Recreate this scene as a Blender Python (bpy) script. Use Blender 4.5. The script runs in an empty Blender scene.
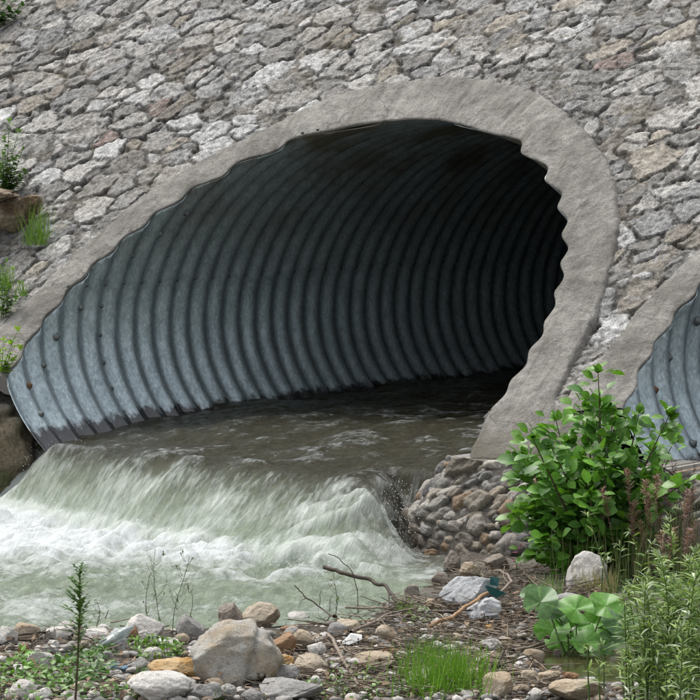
import bpy, math, random
import numpy as np
from mathutils import Vector, Matrix, Euler

rng = np.random.default_rng(7)
random.seed(7)
S = bpy.context.scene
COL = S.collection

# ------------------------------------------------------------------ camera constants
CAM = np.array([11.965, -17.3777, 1.4028])
YAW, PITCH, F = 0.572, -0.0663, 3551.53           # F in pixels of a 700 px frame
# culvert
RX, RZT, RZB = 1.8148, 1.3805, 1.15
COT, Y0 = 1.2412, 0.3378                          # revetment plane  y = Y0 + COT*z
PITCHC, AMP, APH = 0.2, 0.0255, 1.0735             # corrugation
DP = 4.357                                        # spacing of the two culverts
ZW, ZPOOL = -0.545, -1.03
SL = math.sqrt(1 + COT * COT)
NPL = np.array([0, -1 / SL, COT / SL])            # outward normal of the revetment


def ray(u, v):
    X = (u - 350) / F; Z = -(v - 350) / F; Y = 1.0
    cp, sp = math.cos(PITCH), math.sin(PITCH)
    Y, Z = cp * Y - sp * Z, sp * Y + cp * Z
    c, s = math.cos(YAW), math.sin(YAW)
    return np.array([c * X - s * Y, s * X + c * Y, Z])


def on_z(u, v, z):
    d = ray(u, v)
    return CAM + d * ((z - CAM[2]) / d[2])


def on_y(u, v, y):
    d = ray(u, v)
    return CAM + d * ((y - CAM[1]) / d[1])


def on_slope(u, v, off=0.0):
    d = ray(u, v)
    y0 = Y0 - off * SL
    t = (y0 + COT * CAM[2] - CAM[1]) / (d[1] - COT * d[2])
    return CAM + d * t


def depth(P):
    d = np.asarray(P) - CAM
    return -math.sin(YAW) * d[0] * math.cos(PITCH) + math.cos(YAW) * d[1] * math.cos(PITCH) + math.sin(PITCH) * d[2]


# ------------------------------------------------------------------ numpy noise
def _hash(ix, iy, iz, seed):
    h = (ix.astype(np.int64) * 374761393 + iy.astype(np.int64) * 668265263 + iz.astype(np.int64) * 2147483647 // 7 + seed * 1274126177) & 0xFFFFFFFF
    h = (h ^ (h >> 13)) * 1274126177 & 0xFFFFFFFF
    h = (h ^ (h >> 16)) * 2246822519 & 0xFFFFFFFF
    h = h ^ (h >> 15)
    return (h & 0xFFFFFF) / float(0xFFFFFF)


def vn(x, y, z=None, seed=0):
    x = np.asarray(x, float); y = np.asarray(y, float)
    z = np.zeros_like(x) if z is None else np.asarray(z, float)
    ix, iy, iz = np.floor(x), np.floor(y), np.floor(z)
    fx, fy, fz = x - ix, y - iy, z - iz
    fx = fx * fx * (3 - 2 * fx); fy = fy * fy * (3 - 2 * fy); fz = fz * fz * (3 - 2 * fz)
    r = 0
    for dx in (0, 1):
        for dy in (0, 1):
            for dz in (0, 1):
                w = (fx if dx else 1 - fx) * (fy if dy else 1 - fy) * (fz if dz else 1 - fz)
                r = r + w * _hash(ix + dx, iy + dy, iz + dz, seed)
    return r * 2 - 1


def fbm(x, y, z=None, seed=0, oct=4, gain=0.5):
    a, s, r, t = 1.0, 1.0, 0.0, 0.0
    for o in range(oct):
        r = r + a * vn(x * s, y * s, None if z is None else z * s, seed + o * 17)
        t += a; a *= gain; s *= 2.03
    return r / t


def sstep(a, b, x):
    t = np.clip((x - a) / (b - a), 0, 1)
    return t * t * (3 - 2 * t)


# ------------------------------------------------------------------ object helpers
def tag(o, label=None, cat=None, group=None, kind=None):
    if label: o['label'] = label
    if cat: o['category'] = cat
    if group: o['group'] = group
    if kind: o['kind'] = kind
    return o


def link(name, me, mat=None, parent=None):
    o = bpy.data.objects.new(name, me)
    COL.objects.link(o)
    if mat is not None and me is not None:
        for m in (mat if isinstance(mat, (list, tuple)) else [mat]):
            me.materials.append(m)
    if parent is not None: o.parent = parent
    return o


def empty(name, loc=(0, 0, 0), rz=0.0):
    o = bpy.data.objects.new(name, None)
    COL.objects.link(o); o.location = loc; o.rotation_euler = (0, 0, rz)
    o.empty_display_size = 0.05
    return o


def mesh_np(name, V, Fq, col=None, uv=None, smooth=True, attrs=None):
    V = np.asarray(V, np.float32).reshape(-1, 3)
    me = bpy.data.meshes.new(name)
    Fq = np.asarray(Fq, np.int32)
    n, k = Fq.shape
    me.vertices.add(len(V)); me.vertices.foreach_set('co', V.ravel())
    me.loops.add(n * k); me.loops.foreach_set('vertex_index', Fq.ravel())
    me.polygons.add(n)
    me.polygons.foreach_set('loop_start', np.arange(0, n * k, k, dtype=np.int32))
    me.polygons.foreach_set('loop_total', np.full(n, k, np.int32))
    if smooth: me.polygons.foreach_set('use_smooth', np.ones(n, bool))
    me.update(calc_edges=True); me.validate()
    if col is not None:
        a = me.attributes.new('Col', 'FLOAT_COLOR', 'POINT')
        c = np.ones((len(V), 4), np.float32); c[:, :3] = col
        a.data.foreach_set('color', c.ravel())
    if attrs:
        for kx, arr in attrs.items():
            arr = np.asarray(arr, np.float32)
            if arr.ndim == 2:
                a = me.attributes.new(kx, 'FLOAT_VECTOR', 'POINT'); a.data.foreach_set('vector', arr.ravel())
            else:
                a = me.attributes.new(kx, 'FLOAT', 'POINT'); a.data.foreach_set('value', arr)
    return me


def grid_faces(nu, nv, wrap_u=False):
    iu = np.arange(nu if wrap_u else nu - 1); iv = np.arange(nv - 1)
    A, B = np.meshgrid(iu, iv, indexing='ij')
    A2 = (A + 1) % nu
    return np.stack([A * nv + B, A2 * nv + B, A2 * nv + B + 1, A * nv + B + 1], -1).reshape(-1, 4)


def compact(V, Fq, *arrs):
    used = np.zeros(len(V), bool); used[Fq.ravel()] = True
    idx = np.cumsum(used) - 1
    return (V[used], idx[Fq]) + tuple(a[used] for a in arrs)


# ------------------------------------------------------------------ materials
def new_mat(name):
    m = bpy.data.materials.new(name); m.use_nodes = True
    nt = m.node_tree
    b = nt.nodes['Principled BSDF']
    return m, nt, b


def N(nt, typ, **kw):
    n = nt.nodes.new(typ)
    for k, v in kw.items():
        if k in n.inputs: n.inputs[k].default_value = v
        else: setattr(n, k, v)
    return n


def noise_node(nt, vec, scale, detail=6, rough=0.6):
    n = N(nt, 'ShaderNodeTexNoise', Scale=scale, Detail=detail, Roughness=rough)
    nt.links.new(vec, n.inputs['Vector'])
    return n.outputs['Fac']


def ramp(nt, fac, stops):
    r = N(nt, 'ShaderNodeValToRGB')
    el = r.color_ramp.elements
    while len(el) < len(stops): el.new(0.5)
    for e, (p, c) in zip(el, stops):
        e.position = p; e.color = (c[0], c[1], c[2], 1) if hasattr(c, '__len__') else (c, c, c, 1)
    nt.links.new(fac, r.inputs[0])
    return r.outputs[0]


def mixc(nt, fac, a, b, blend='MIX'):
    m = N(nt, 'ShaderNodeMix', data_type='RGBA', blend_type=blend)
    for sock, val in ((m.inputs[0], fac), (m.inputs[6], a), (m.inputs[7], b)):
        if hasattr(val, 'is_output'): nt.links.new(val, sock)
        elif hasattr(val, '__len__'): sock.default_value = (val[0], val[1], val[2], 1)
        else: sock.default_value = val
    return m.outputs[2]


def math_n(nt, op, a, b=0.0, clamp=False):
    m = N(nt, 'ShaderNodeMath', operation=op, use_clamp=clamp)
    for i, val in enumerate((a, b)):
        if hasattr(val, 'is_output'): nt.links.new(val, m.inputs[i])
        else: m.inputs[i].default_value = val
    return m.outputs[0]


def bump(nt, b, height, strength=0.5, dist=0.01, prev=None):
    n = N(nt, 'ShaderNodeBump', Strength=strength, Distance=dist)
    nt.links.new(height, n.inputs['Height'])
    if prev is not None: nt.links.new(prev, n.inputs['Normal'])
    nt.links.new(n.outputs[0], b.inputs['Normal'])
    return n.outputs[0]


def attr(nt, name, out='Color'):
    a = N(nt, 'ShaderNodeAttribute', attribute_name=name)
    return a.outputs[out]


def geo_pos(nt): return N(nt, 'ShaderNodeNewGeometry').outputs['Position']


def obj_co(nt): return N(nt, 'ShaderNodeTexCoord').outputs['Object']


def mat_masonry():
    m, nt, b = new_mat('rubble_masonry'); L = nt.links
    c = attr(nt, 'Col'); p = geo_pos(nt)
    n1 = noise_node(nt, p, 30, 7, 0.66)
    n2 = noise_node(nt, p, 140, 4, 0.6)
    s = mixc(nt, 1.0, c, ramp(nt, n1, [(0.30, 0.45), (0.5, 1.0), (0.70, 1.7)]), 'MULTIPLY')
    s = mixc(nt, 1.0, s, ramp(nt, n2, [(0.3, 0.45), (0.5, 1.0), (0.68, 1.6)]), 'MULTIPLY')
    # lichen and iron stains
    n3 = noise_node(nt, p, 2.3, 5, 0.6)
    s = mixc(nt, math_n(nt, 'MULTIPLY', ramp(nt, n3, [(0.5, 0), (0.72, 1)]), 0.3), s, (0.17, 0.135, 0.085))
    L.new(s, b.inputs['Base Color'])
    b.inputs['Roughness'].default_value = 0.92; b.inputs['Specular IOR Level'].default_value = 0.25
    h = math_n(nt, 'ADD', math_n(nt, 'MULTIPLY', n1, 1.0), math_n(nt, 'MULTIPLY', n2, 0.35))
    bump(nt, b, h, 0.75, 0.010)
    return m


def mat_concrete(name, base=(0.285, 0.272, 0.25), dark=(0.15, 0.142, 0.128)):
    m, nt, b = new_mat(name); L = nt.links
    p = geo_pos(nt)
    n1 = noise_node(nt, p, 3.2, 8, 0.62); n2 = noise_node(nt, p, 70, 5, 0.7); n3 = noise_node(nt, p, 14, 6, 0.65)
    s = mixc(nt, ramp(nt, n1, [(0.36, 0.9), (0.62, 0.0)]), base, dark)
    s = mixc(nt, 1.0, s, ramp(nt, n3, [(0.3, 0.72), (0.7, 1.2)]), 'MULTIPLY')
    s = mixc(nt, 1.0, s, ramp(nt, n2, [(0.3, 0.66), (0.55, 1.02), (0.75, 1.25)]), 'MULTIPLY')
    sm = N(nt, 'ShaderNodeMapping'); sm.inputs['Scale'].default_value = (9, .8, .8); L.new(p, sm.inputs[0])
    n4 = noise_node(nt, sm.outputs[0], 1.6, 6, 0.65)
    s = mixc(nt, ramp(nt, n4, [(0.52, 0.0), (0.68, 0.55)]), s, (0.10, 0.095, 0.08))
    spz = N(nt, 'ShaderNodeSeparateXYZ'); L.new(p, spz.inputs[0])
    wet = ramp(nt, math_n(nt, 'ADD', math_n(nt, 'ADD', spz.outputs[2], 1.0), math_n(nt, 'MULTIPLY', math_n(nt, 'SUBTRACT', n1, .5), .5)), [(0.50, .8), (0.78, 0.0)])
    s = mixc(nt, wet, s, (0.115, 0.105, 0.082))
    # hairline cracks
    v = N(nt, 'ShaderNodeTexVoronoi', feature='DISTANCE_TO_EDGE', Scale=1.35)
    mp = N(nt, 'ShaderNodeVectorMath', operation='ADD'); L.new(p, mp.inputs[0])
    nn = N(nt, 'ShaderNodeTexNoise', Scale=5.0, Detail=6); L.new(p, nn.inputs['Vector'])
    sc = N(nt, 'ShaderNodeVectorMath', operation='SCALE'); sc.inputs['Scale'].default_value = 0.35
    L.new(nn.outputs['Color'], sc.inputs[0]); L.new(sc.outputs[0], mp.inputs[1]); L.new(mp.outputs[0], v.inputs['Vector'])
    crack = ramp(nt, v.outputs['Distance'], [(0.0, 0.45), (0.012, 1.0)])
    s = mixc(nt, ramp(nt, n1, [(0.45, 0.0), (0.55, 0.8)]), s, mixc(nt, 1.0, s, crack, 'MULTIPLY'))
    L.new(s, b.inputs['Base Color'])
    b.inputs['Roughness'].default_value = 0.9; b.inputs['Specular IOR Level'].default_value = 0.25
    h = math_n(nt, 'ADD', math_n(nt, 'MULTIPLY', n3, 1.2), math_n(nt, 'MULTIPLY', n2, 0.4))
    bump(nt, b, h, 1.0, 0.02)
    return m


def mat_steel():
    m, nt, b = new_mat('galvanised_steel'); L = nt.links
    p = geo_pos(nt)
    st = N(nt, 'ShaderNodeMapping'); st.inputs['Scale'].default_value = (1, 1.6, 0.75); L.new(p, st.inputs[0])
    n1 = noise_node(nt, st.outputs[0], 55, 6, 0.7); n2 = noise_node(nt, p, 1.7, 6, 0.6); n3 = noise_node(nt, st.outputs[0], 9, 7, 0.65)
    v = N(nt, 'ShaderNodeTexVoronoi', Scale=48); L.new(st.outputs[0], v.inputs['Vector'])
    base = mixc(nt, ramp(nt, n3, [(0.32, 0), (0.68, 1)]), (0.31, 0.38, 0.405), (0.49, 0.57, 0.60))
    vv = N(nt, 'ShaderNodeSeparateColor'); L.new(v.outputs['Color'], vv.inputs[0])
    base = mixc(nt, 1.0, base, ramp(nt, vv.outputs[0], [(0.1, 0.86), (0.9, 1.16)]), 'MULTIPLY')
    base = mixc(nt, ramp(nt, n1, [(0.54, 0), (0.66, 0.85)]), base, (0.66, 0.74, 0.76))
    sep = N(nt, 'ShaderNodeSeparateXYZ'); L.new(p, sep.inputs[0])
    # brown staining under the crown
    hi = ramp(nt, math_n(nt, 'MULTIPLY', sep.outputs[2], 0.7), [(0.30, 0), (0.75, 1)])
    ru = math_n(nt, 'MULTIPLY', hi, ramp(nt, n2, [(0.40, 0), (0.60, 0.8)]))
    base = mixc(nt, ru, base, (0.17, 0.125, 0.065))
    # tide band: dark wet silt just above the water
    zt = math_n(nt, 'ADD', sep.outputs[2], math_n(nt, 'MULTIPLY', math_n(nt, 'SUBTRACT', n3, 0.5), 0.2))
    yk = math_n(nt, 'MULTIPLY', math_n(nt, 'SUBTRACT', 1.2, sep.outputs[1], True), 0.035)
    zt = math_n(nt, 'ADD', zt, yk)
    tb = ramp(nt, math_n(nt, 'ADD', zt, 1.0), [(0.462, 1), (0.495, 0)])
    base = mixc(nt, math_n(nt, 'MULTIPLY', tb, .9), base, (0.060, 0.055, 0.055))
    L.new(base, b.inputs['Base Color'])
    b.inputs['Metallic'].default_value = 0.7
    rr = math_n(nt, 'SUBTRACT', ramp(nt, n1, [(0.3, 0.6), (0.7, 0.4)]), math_n(nt, 'MULTIPLY', tb, 0.25))
    L.new(rr, b.inputs['Roughness'])
    bump(nt, b, n1, 0.25, 0.004)
    return m


def mat_plain(name, col, rough=0.6, spec=0.4, var=0.25, scale=25, metallic=0.0, bumpd=0.003):
    m, nt, b = new_mat(name); L = nt.links
    p = obj_co(nt)
    n = noise_node(nt, p, scale, 6, 0.65)
    s = mixc(nt, 1.0, col, ramp(nt, n, [(0.3, 1 - var), (0.7, 1 + var)]), 'MULTIPLY')
    L.new(s, b.inputs['Base Color'])
    b.inputs['Roughness'].default_value = rough; b.inputs['Specular IOR Level'].default_value = spec
    b.inputs['Metallic'].default_value = metallic
    bump(nt, b, n, 0.5, bumpd)
    return m


def mat_rock(name, c1, c2, c3, streak=0.0):
    m, nt, b = new_mat(name); L = nt.links
    oi = N(nt, 'ShaderNodeObjectInfo')
    ad = N(nt, 'ShaderNodeVectorMath', operation='ADD')
    sc = N(nt, 'ShaderNodeVectorMath', operation='SCALE'); sc.inputs['Scale'].default_value = 37.0
    cb = N(nt, 'ShaderNodeCombineXYZ')
    for i in range(3): L.new(oi.outputs['Random'], cb.inputs[i])
    L.new(cb.outputs[0], sc.inputs[0]); L.new(obj_co(nt), ad.inputs[0]); L.new(sc.outputs[0], ad.inputs[1])
    st = N(nt, 'ShaderNodeMapping'); st.inputs['Scale'].default_value = (1, 1, 1 + 4 * streak); st.inputs['Rotation'].default_value = (0.5, 0.3, 0)
    L.new(ad.outputs[0], st.inputs[0]); p = st.outputs[0]
    n1 = noise_node(nt, p, 7, 6, 0.62); n2 = noise_node(nt, p, 45, 6, 0.7); n3 = noise_node(nt, p, 150, 3, 0.6)
    s = mixc(nt, ramp(nt, n1, [(0.4, 0), (0.6, 1)]), c1, c2)
    s = mixc(nt, ramp(nt, n2, [(0.56, 0), (0.68, 0.75)]), s, c3)
    s = mixc(nt, 1.0, s, ramp(nt, n3, [(0.25, 0.68), (0.75, 1.25)]), 'MULTIPLY')
    L.new(s, b.inputs['Base Color'])
    b.inputs['Roughness'].default_value = 0.82; b.inputs['Specular IOR Level'].default_value = 0.3
    h = math_n(nt, 'ADD', n2, math_n(nt, 'MULTIPLY', n3, 0.3))
    bump(nt, b, h, 0.8, 0.012)
    return m


def mat_leaf(name, rough=0.42, trans=0.25, spec=0.45):
    m, nt, b = new_mat(name); L = nt.links
    c = attr(nt, 'Col')
    n = noise_node(nt, geo_pos(nt), 60, 3)
    s = mixc(nt, 1.0, c, ramp(nt, n, [(0.3, 0.75), (0.7, 1.25)]), 'MULTIPLY')
    L.new(s, b.inputs['Base Color'])
    b.inputs['Roughness'].default_value = rough; b.inputs['Specular IOR Level'].default_value = spec
    t = N(nt, 'ShaderNodeBsdfTranslucent'); L.new(mixc(nt, 1.0, s, (1.3, 1.5, 0.6), 'MULTIPLY'), t.inputs[0])
    mx = N(nt, 'ShaderNodeMixShader'); mx.inputs[0].default_value = trans
    L.new(b.outputs[0], mx.inputs[1]); L.new(t.outputs[0], mx.inputs[2])
    L.new(mx.outputs[0], nt.nodes['Material Output'].inputs['Surface'])
    return m


def mat_vcol(name, rough=0.9, scale=50, lo=0.6, hi=1.35, bd=0.006, spec=0.25):
    m, nt, b = new_mat(name); L = nt.links
    c = attr(nt, 'Col'); p = geo_pos(nt)
    n = noise_node(nt, p, scale, 7, 0.7)
    L.new(mixc(nt, 1.0, c, ramp(nt, n, [(0.3, lo), (0.7, hi)]), 'MULTIPLY'), b.inputs['Base Color'])
    b.inputs['Roughness'].default_value = rough; b.inputs['Specular IOR Level'].default_value = spec
    bump(nt, b, n, 0.7, bd)
    return m


def mat_ground():
    m, nt, b = new_mat('bank_soil'); L = nt.links
    p = geo_pos(nt)
    n1 = noise_node(nt, p, 1.6, 6, 0.6); n2 = noise_node(nt, p, 28, 8, 0.72); n3 = noise_node(nt, p, 120, 4, 0.6)
    s = mixc(nt, ramp(nt, n1, [(0.4, 0), (0.62, 1)]), (0.07, 0.06, 0.05), (0.15, 0.135, 0.115))
    s = mixc(nt, 1.0, s, ramp(nt, n2, [(0.3, 0.45), (0.7, 1.5)]), 'MULTIPLY')
    s = mixc(nt, ramp(nt, n3, [(0.6, 0), (0.72, 0.6)]), s, (0.26, 0.24, 0.21))
    L.new(s, b.inputs['Base Color']); b.inputs['Roughness'].default_value = 0.95
    b.inputs['Specular IOR Level'].default_value = 0.2
    bump(nt, b, math_n(nt, 'ADD', n2, math_n(nt, 'MULTIPLY', n3, 0.4)), 1.0, 0.02)
    return m


def mat_grassland():
    m, nt, b = new_mat('rough_grass'); L = nt.links
    p = geo_pos(nt)
    n1 = noise_node(nt, p, 0.35, 7, 0.65); n2 = noise_node(nt, p, 14, 6, 0.7)
    s = mixc(nt, ramp(nt, n1, [(0.4, 0), (0.62, 1)]), (0.05, 0.08, 0.022), (0.11, 0.11, 0.05))
    s = mixc(nt, 1.0, s, ramp(nt, n2, [(0.3, 0.5), (0.7, 1.5)]), 'MULTIPLY')
    L.new(s, b.inputs['Base Color']); b.inputs['Roughness'].default_value = 0.95
    bump(nt, b, n2, 1.0, 0.08)
    return m


def mat_water():
    m, nt, b = new_mat('stream_water'); L = nt.links
    fl = N(nt, 'ShaderNodeAttribute', attribute_name='flow').outputs['Vector']
    foam = attr(nt, 'foam', 'Fac'); milk = attr(nt, 'milk', 'Fac'); fall = attr(nt, 'fall', 'Fac')
    mp = N(nt, 'ShaderNodeMapping'); mp.inputs['Scale'].default_value = (9.0, 1.5, 1.0); L.new(fl, mp.inputs[0])
    st1 = noise_node(nt, mp.outputs[0], 3.0, 9, 0.72)
    mp2 = N(nt, 'ShaderNodeMapping'); mp2.inputs['Scale'].default_value = (3.2, 1.0, 1.0); L.new(fl, mp2.inputs[0])
    st2 = noise_node(nt, mp2.outputs[0], 5.5, 9, 0.72)
    lace = noise_node(nt, fl, 13, 10, 0.8)
    body = mixc(nt, milk, (0.035, 0.031, 0.016), (0.235, 0.285, 0.205))
    body = mixc(nt, 1.0, body, ramp(nt, st2, [(0.3, 0.6), (0.7, 1.4)]), 'MULTIPLY')
    # foam coverage: threshold on streaks / lace
    stw = math_n(nt, 'ADD', math_n(nt, 'MULTIPLY', math_n(nt, 'ADD', math_n(nt, 'MULTIPLY', st1, 1.35), -.175), fall), math_n(nt, 'MULTIPLY', math_n(nt, 'ADD', math_n(nt, 'MULTIPLY', lace, 1.15), math_n(nt, 'SUBTRACT', math_n(nt, 'MULTIPLY', st2, .45), .3)), math_n(nt, 'SUBTRACT', 1.0, fall)))
    k = math_n(nt, 'ADD', stw, math_n(nt, 'MULTIPLY', math_n(nt, 'SUBTRACT', foam, 0.5), 0.9))
    cov = ramp(nt, k, [(0.40, 0.0), (0.56, 0.38), (0.86, 1.0)])
    fc = mixc(nt, fall, (0.60, 0.635, 0.635), (0.53, 0.58, 0.53))
    s = mixc(nt, cov, body, fc)
    L.new(s, b.inputs['Base Color'])
    L.new(math_n(nt, 'MULTIPLY', ramp(nt, cov, [(0.0, 0.07), (0.6, 0.45), (1.0, 0.7)]), math_n(nt, 'SUBTRACT', 1.0, math_n(nt, 'MULTIPLY', fall, .55))), b.inputs['Roughness'])
    b.inputs['IOR'].default_value = 1.33
    b.inputs['Subsurface Weight'].default_value = 0.0
    h = math_n(nt, 'ADD', math_n(nt, 'MULTIPLY', st2, 1.0), math_n(nt, 'MULTIPLY', st1, 0.5))
    h = math_n(nt, 'ADD', h, math_n(nt, 'MULTIPLY', cov, 0.25))
    bump(nt, b, h, 0.7, 0.06)
    return m


def mat_puddle():
    m, nt, b = new_mat('still_water'); L = nt.links
    n = noise_node(nt, geo_pos(nt), 5, 4)
    L.new(mixc(nt, ramp(nt, n, [(0.4, 0), (0.6, 1)]), (0.035, 0.032, 0.014), (0.06, 0.06, 0.022)), b.inputs['Base Color'])
    b.inputs['Roughness'].default_value = 0.12; b.inputs['Specular IOR Level'].default_value = .22; b.inputs['IOR'].default_value = 1.33
    bump(nt, b, noise_node(nt, geo_pos(nt), 18, 3), 0.08, 0.01)
    return m


M_MAS, M_CON, M_STEEL = mat_masonry(), mat_concrete('trowelled_concrete'), mat_steel()
M_BOLT = mat_plain('bolt_steel', (0.16, 0.17, 0.17), 0.5, 0.5, 0.35, 90, 0.4)
M_RUST = mat_plain('rusty_steel', (0.16, 0.085, 0.045), 0.8, 0.3, 0.4, 90)
M_GROUND, M_GRASSLAND, M_WATER, M_PUDDLE = mat_ground(), mat_grassland(), mat_water(), mat_puddle()
M_LEAF = mat_leaf('leaf_green'); M_LEAFM = mat_leaf('leaf_matt', 0.6, 0.2, 0.3)
M_BARK = mat_plain('stem_bark', (0.10, 0.075, 0.05), 0.85, 0.2, 0.4, 60)
M_GSTEM = mat_plain('green_stem', (0.09, 0.14, 0.04), 0.6, 0.3, 0.3, 60)
M_WOOD = mat_plain('grey_driftwood', (0.23, 0.19, 0.155), 0.9, 0.2, 0.45, 45, bumpd=0.006)
M_WOODD = mat_plain('dark_wet_wood', (0.055, 0.042, 0.033), 0.7, 0.3, 0.45, 45, bumpd=0.006)
M_WOODT = mat_plain('tan_wood', (0.33, 0.21, 0.12), 0.85, 0.2, 0.4, 45, bumpd=0.005)
M_COB = mat_vcol('cobbles_in_mortar', 0.75, 60, 0.5, 1.4, 0.007, 0.4)
M_EARTH = mat_vcol('earth_and_stone', 0.95, 40, 0.45, 1.5, 0.015)
M_LITTER = mat_vcol('dead_litter', 0.9, 70, 0.6, 1.4, 0.002)
M_FOAM = mat_plain('white_spray', (0.8, 0.83, 0.84), 0.35, 0.5, 0.06, 50)

ROCKM = {
    'white': mat_rock('pale_quartz_rock', (0.60, 0.58, 0.545), (0.48, 0.455, 0.42), (0.24, 0.21, 0.18)),
    'grey': mat_rock('grey_granite_rock', (0.33, 0.32, 0.30), (0.25, 0.245, 0.235), (0.13, 0.13, 0.125)),
    'blue': mat_rock('blue_grey_rock', (0.50, 0.51, 0.52), (0.41, 0.42, 0.43), (0.24, 0.24, 0.24)),
    'ochre': mat_rock('ochre_banded_rock', (0.42, 0.235, 0.075), (0.48, 0.35, 0.19), (0.18, 0.09, 0.035), 0.8),
    'rust': mat_rock('rusty_brown_rock', (0.22, 0.115, 0.055), (0.30, 0.19, 0.11), (0.12, 0.07, 0.045)),
    'tan': mat_rock('tan_rock', (0.37, 0.29, 0.20), (0.42, 0.36, 0.28), (0.20, 0.145, 0.10), 0.3),
    'patch': mat_rock('grey_rock_with_ochre', (0.36, 0.35, 0.32), (0.33, 0.275, 0.20), (0.17, 0.155, 0.135)),
    'brown': mat_rock('grey_brown_rock', (0.27, 0.235, 0.20), (0.21, 0.175, 0.145), (0.11, 0.09, 0.075)),
}

# ------------------------------------------------------------------ setting: ground
BANK = np.array([(60, -14.0), (14, -1.9), (6.0, -0.9), (2.05, -0.95), (2.25, -1.7), (2.8, -3.2), (2.2, -3.85), (1.6, -4.45), (-2.6, -8.1), (-14, -17.5), (-60, -55)], float)
LBANK = np.array([(-1.75, 0.5), (-1.8, -0.15), (-2.4, -0.5), (-3.4, -1.5), (-6, -4.4), (-18, -16), (-64, -60)], float)


def seg_dist(px, py, poly):
    best = np.full(px.shape, 1e9); side = np.zeros(px.shape)
    for a, b in zip(poly[:-1], poly[1:]):
        d = b - a; l2 = d @ d
        t = np.clip(((px - a[0]) * d[0] + (py - a[1]) * d[1]) / l2, 0, 1)
        qx, qy = px - a[0] - t * d[0], py - a[1] - t * d[1]
        r = qx * qx + qy * qy
        cr = d[0] * (py - a[1]) - d[1] * (px - a[0])
        up = r < best
        best = np.where(up, r, best); side = np.where(up, np.sign(cr), side)
    return np.sqrt(best) * side


PUD = on_z(592, 668, -1.03)[:2]
VR = ray(350, 350)[:2]; VR = VR / np.linalg.norm(VR)   # horizontal view direction
VX = np.array([VR[1], -VR[0]])


def ground_z(x, y):
    x = np.asarray(x, float); y = np.asarray(y, float)
    dr = seg_dist(x, y, BANK[3:])                 # >0 on the near (right) bank
    dl = -seg_dist(x, y, LBANK)                   # >0 on the far (left) bank
    w = fbm(x * .9, y * .9, seed=3, oct=3) * 0.06
    right = np.where(dr > 0, -1.0 + np.minimum(dr, 12) * 0.012 + w * 0.6 * sstep(0, .6, dr) - 0.05 * (1 - sstep(0, .25, dr)), -1.05 + np.maximum(dr, -0.7) * 0.6)
    left = np.where(dl > 0, -1.02 + np.minimum(dl * 0.7, .7) + w, -1.05 - np.minimum(-dl, 0.7) * 0.6)
    z = np.maximum(right, left)
    # toe of the embankment on the right
    toe = sstep(2.3, 3.2, x) * np.clip((y + 1.15) * 0.42, 0, 0.5)
    z = z + toe
    # puddle hollow
    ex = (x - PUD[0]) * VX[0] + (y - PUD[1]) * VX[1]; ey = (x - PUD[0]) * VR[0] + (y - PUD[1]) * VR[1]
    r = np.sqrt((ex / 0.36) ** 2 + (ey / 0.75) ** 2) + 0.25 * fbm(x * 3, y * 3, seed=9, oct=2)
    z = z - 0.10 * (1 - sstep(0.75, 1.1, r))
    z = z + 0.012 * fbm(x * 9, y * 9, seed=5, oct=3)
    return z


_tx = np.arange(0.0, 7.0, .03); _ty = np.arange(-7.5, 0.3, .03)
_tz = ground_z(*np.meshgrid(_tx, _ty, indexing='ij'))


def gz1(x, y):
    i, j = int((x - _tx[0]) / .03), int((y - _ty[0]) / .03)
    if 0 <= i < len(_tx) and 0 <= j < len(_ty): return float(_tz[i, j])
    return float(ground_z(x, y))


def at(u, v, lift=0.0):
    z = -1.0
    for _ in range(6):
        P = on_z(u, v, z); z = 0.5 * z + 0.5 * max(gz1(P[0], P[1]), -1.04)
    P = on_z(u, v, z); P[2] = max(gz1(P[0], P[1]), -1.04) + lift
    return P


def axis(parts):
    return np.unique(np.round(np.concatenate([np.arange(a, b, s) for a, b, s in parts]), 4))


def fallmap(x):
    """lip line, foot line of the cascade"""
    yl = np.interp(x, [-2, -1.6, 0, 1.4, 2], [0.27, 0.14, -0.16, -0.46, -0.6])
    yf = np.interp(x, [-2, -1.6, -0.85, 0.33, 2.0], [-.2, -.42, -.72, -1.32, -1.85])
    return yl, yf


gx = axis([(-300, -20, 20), (-20, -4, 1), (-4, 1, .12), (1, 6.5, .03), (6.5, 14, .3), (14, 30, 2), (30, 301, 18)])
gy = axis([(-300, -30, 20), (-30, -9, 1), (-9, -6.5, .12), (-6.5, -0.3, .03), (-0.3, 0.45, .15)])
X, Y = np.meshgrid(gx, gy, indexing='ij')
Z = ground_z(X, Y)
Fq = grid_faces(len(gx), len(gy))
V = np.stack([X, Y, Z], -1).reshape(-1, 3)
# leave out what would stand inside the pipe
cx_, cy_ = V[Fq][:, :, 0].mean(1), V[Fq][:, :, 1].mean(1)
keep = ~((np.abs(cx_) < 1.9) & (cy_ > -0.1))
V2, F2_ = compact(V, Fq[keep])
ground = tag(link('ground', mesh_np('ground', V2, F2_), M_GROUND), kind='structure')

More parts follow.
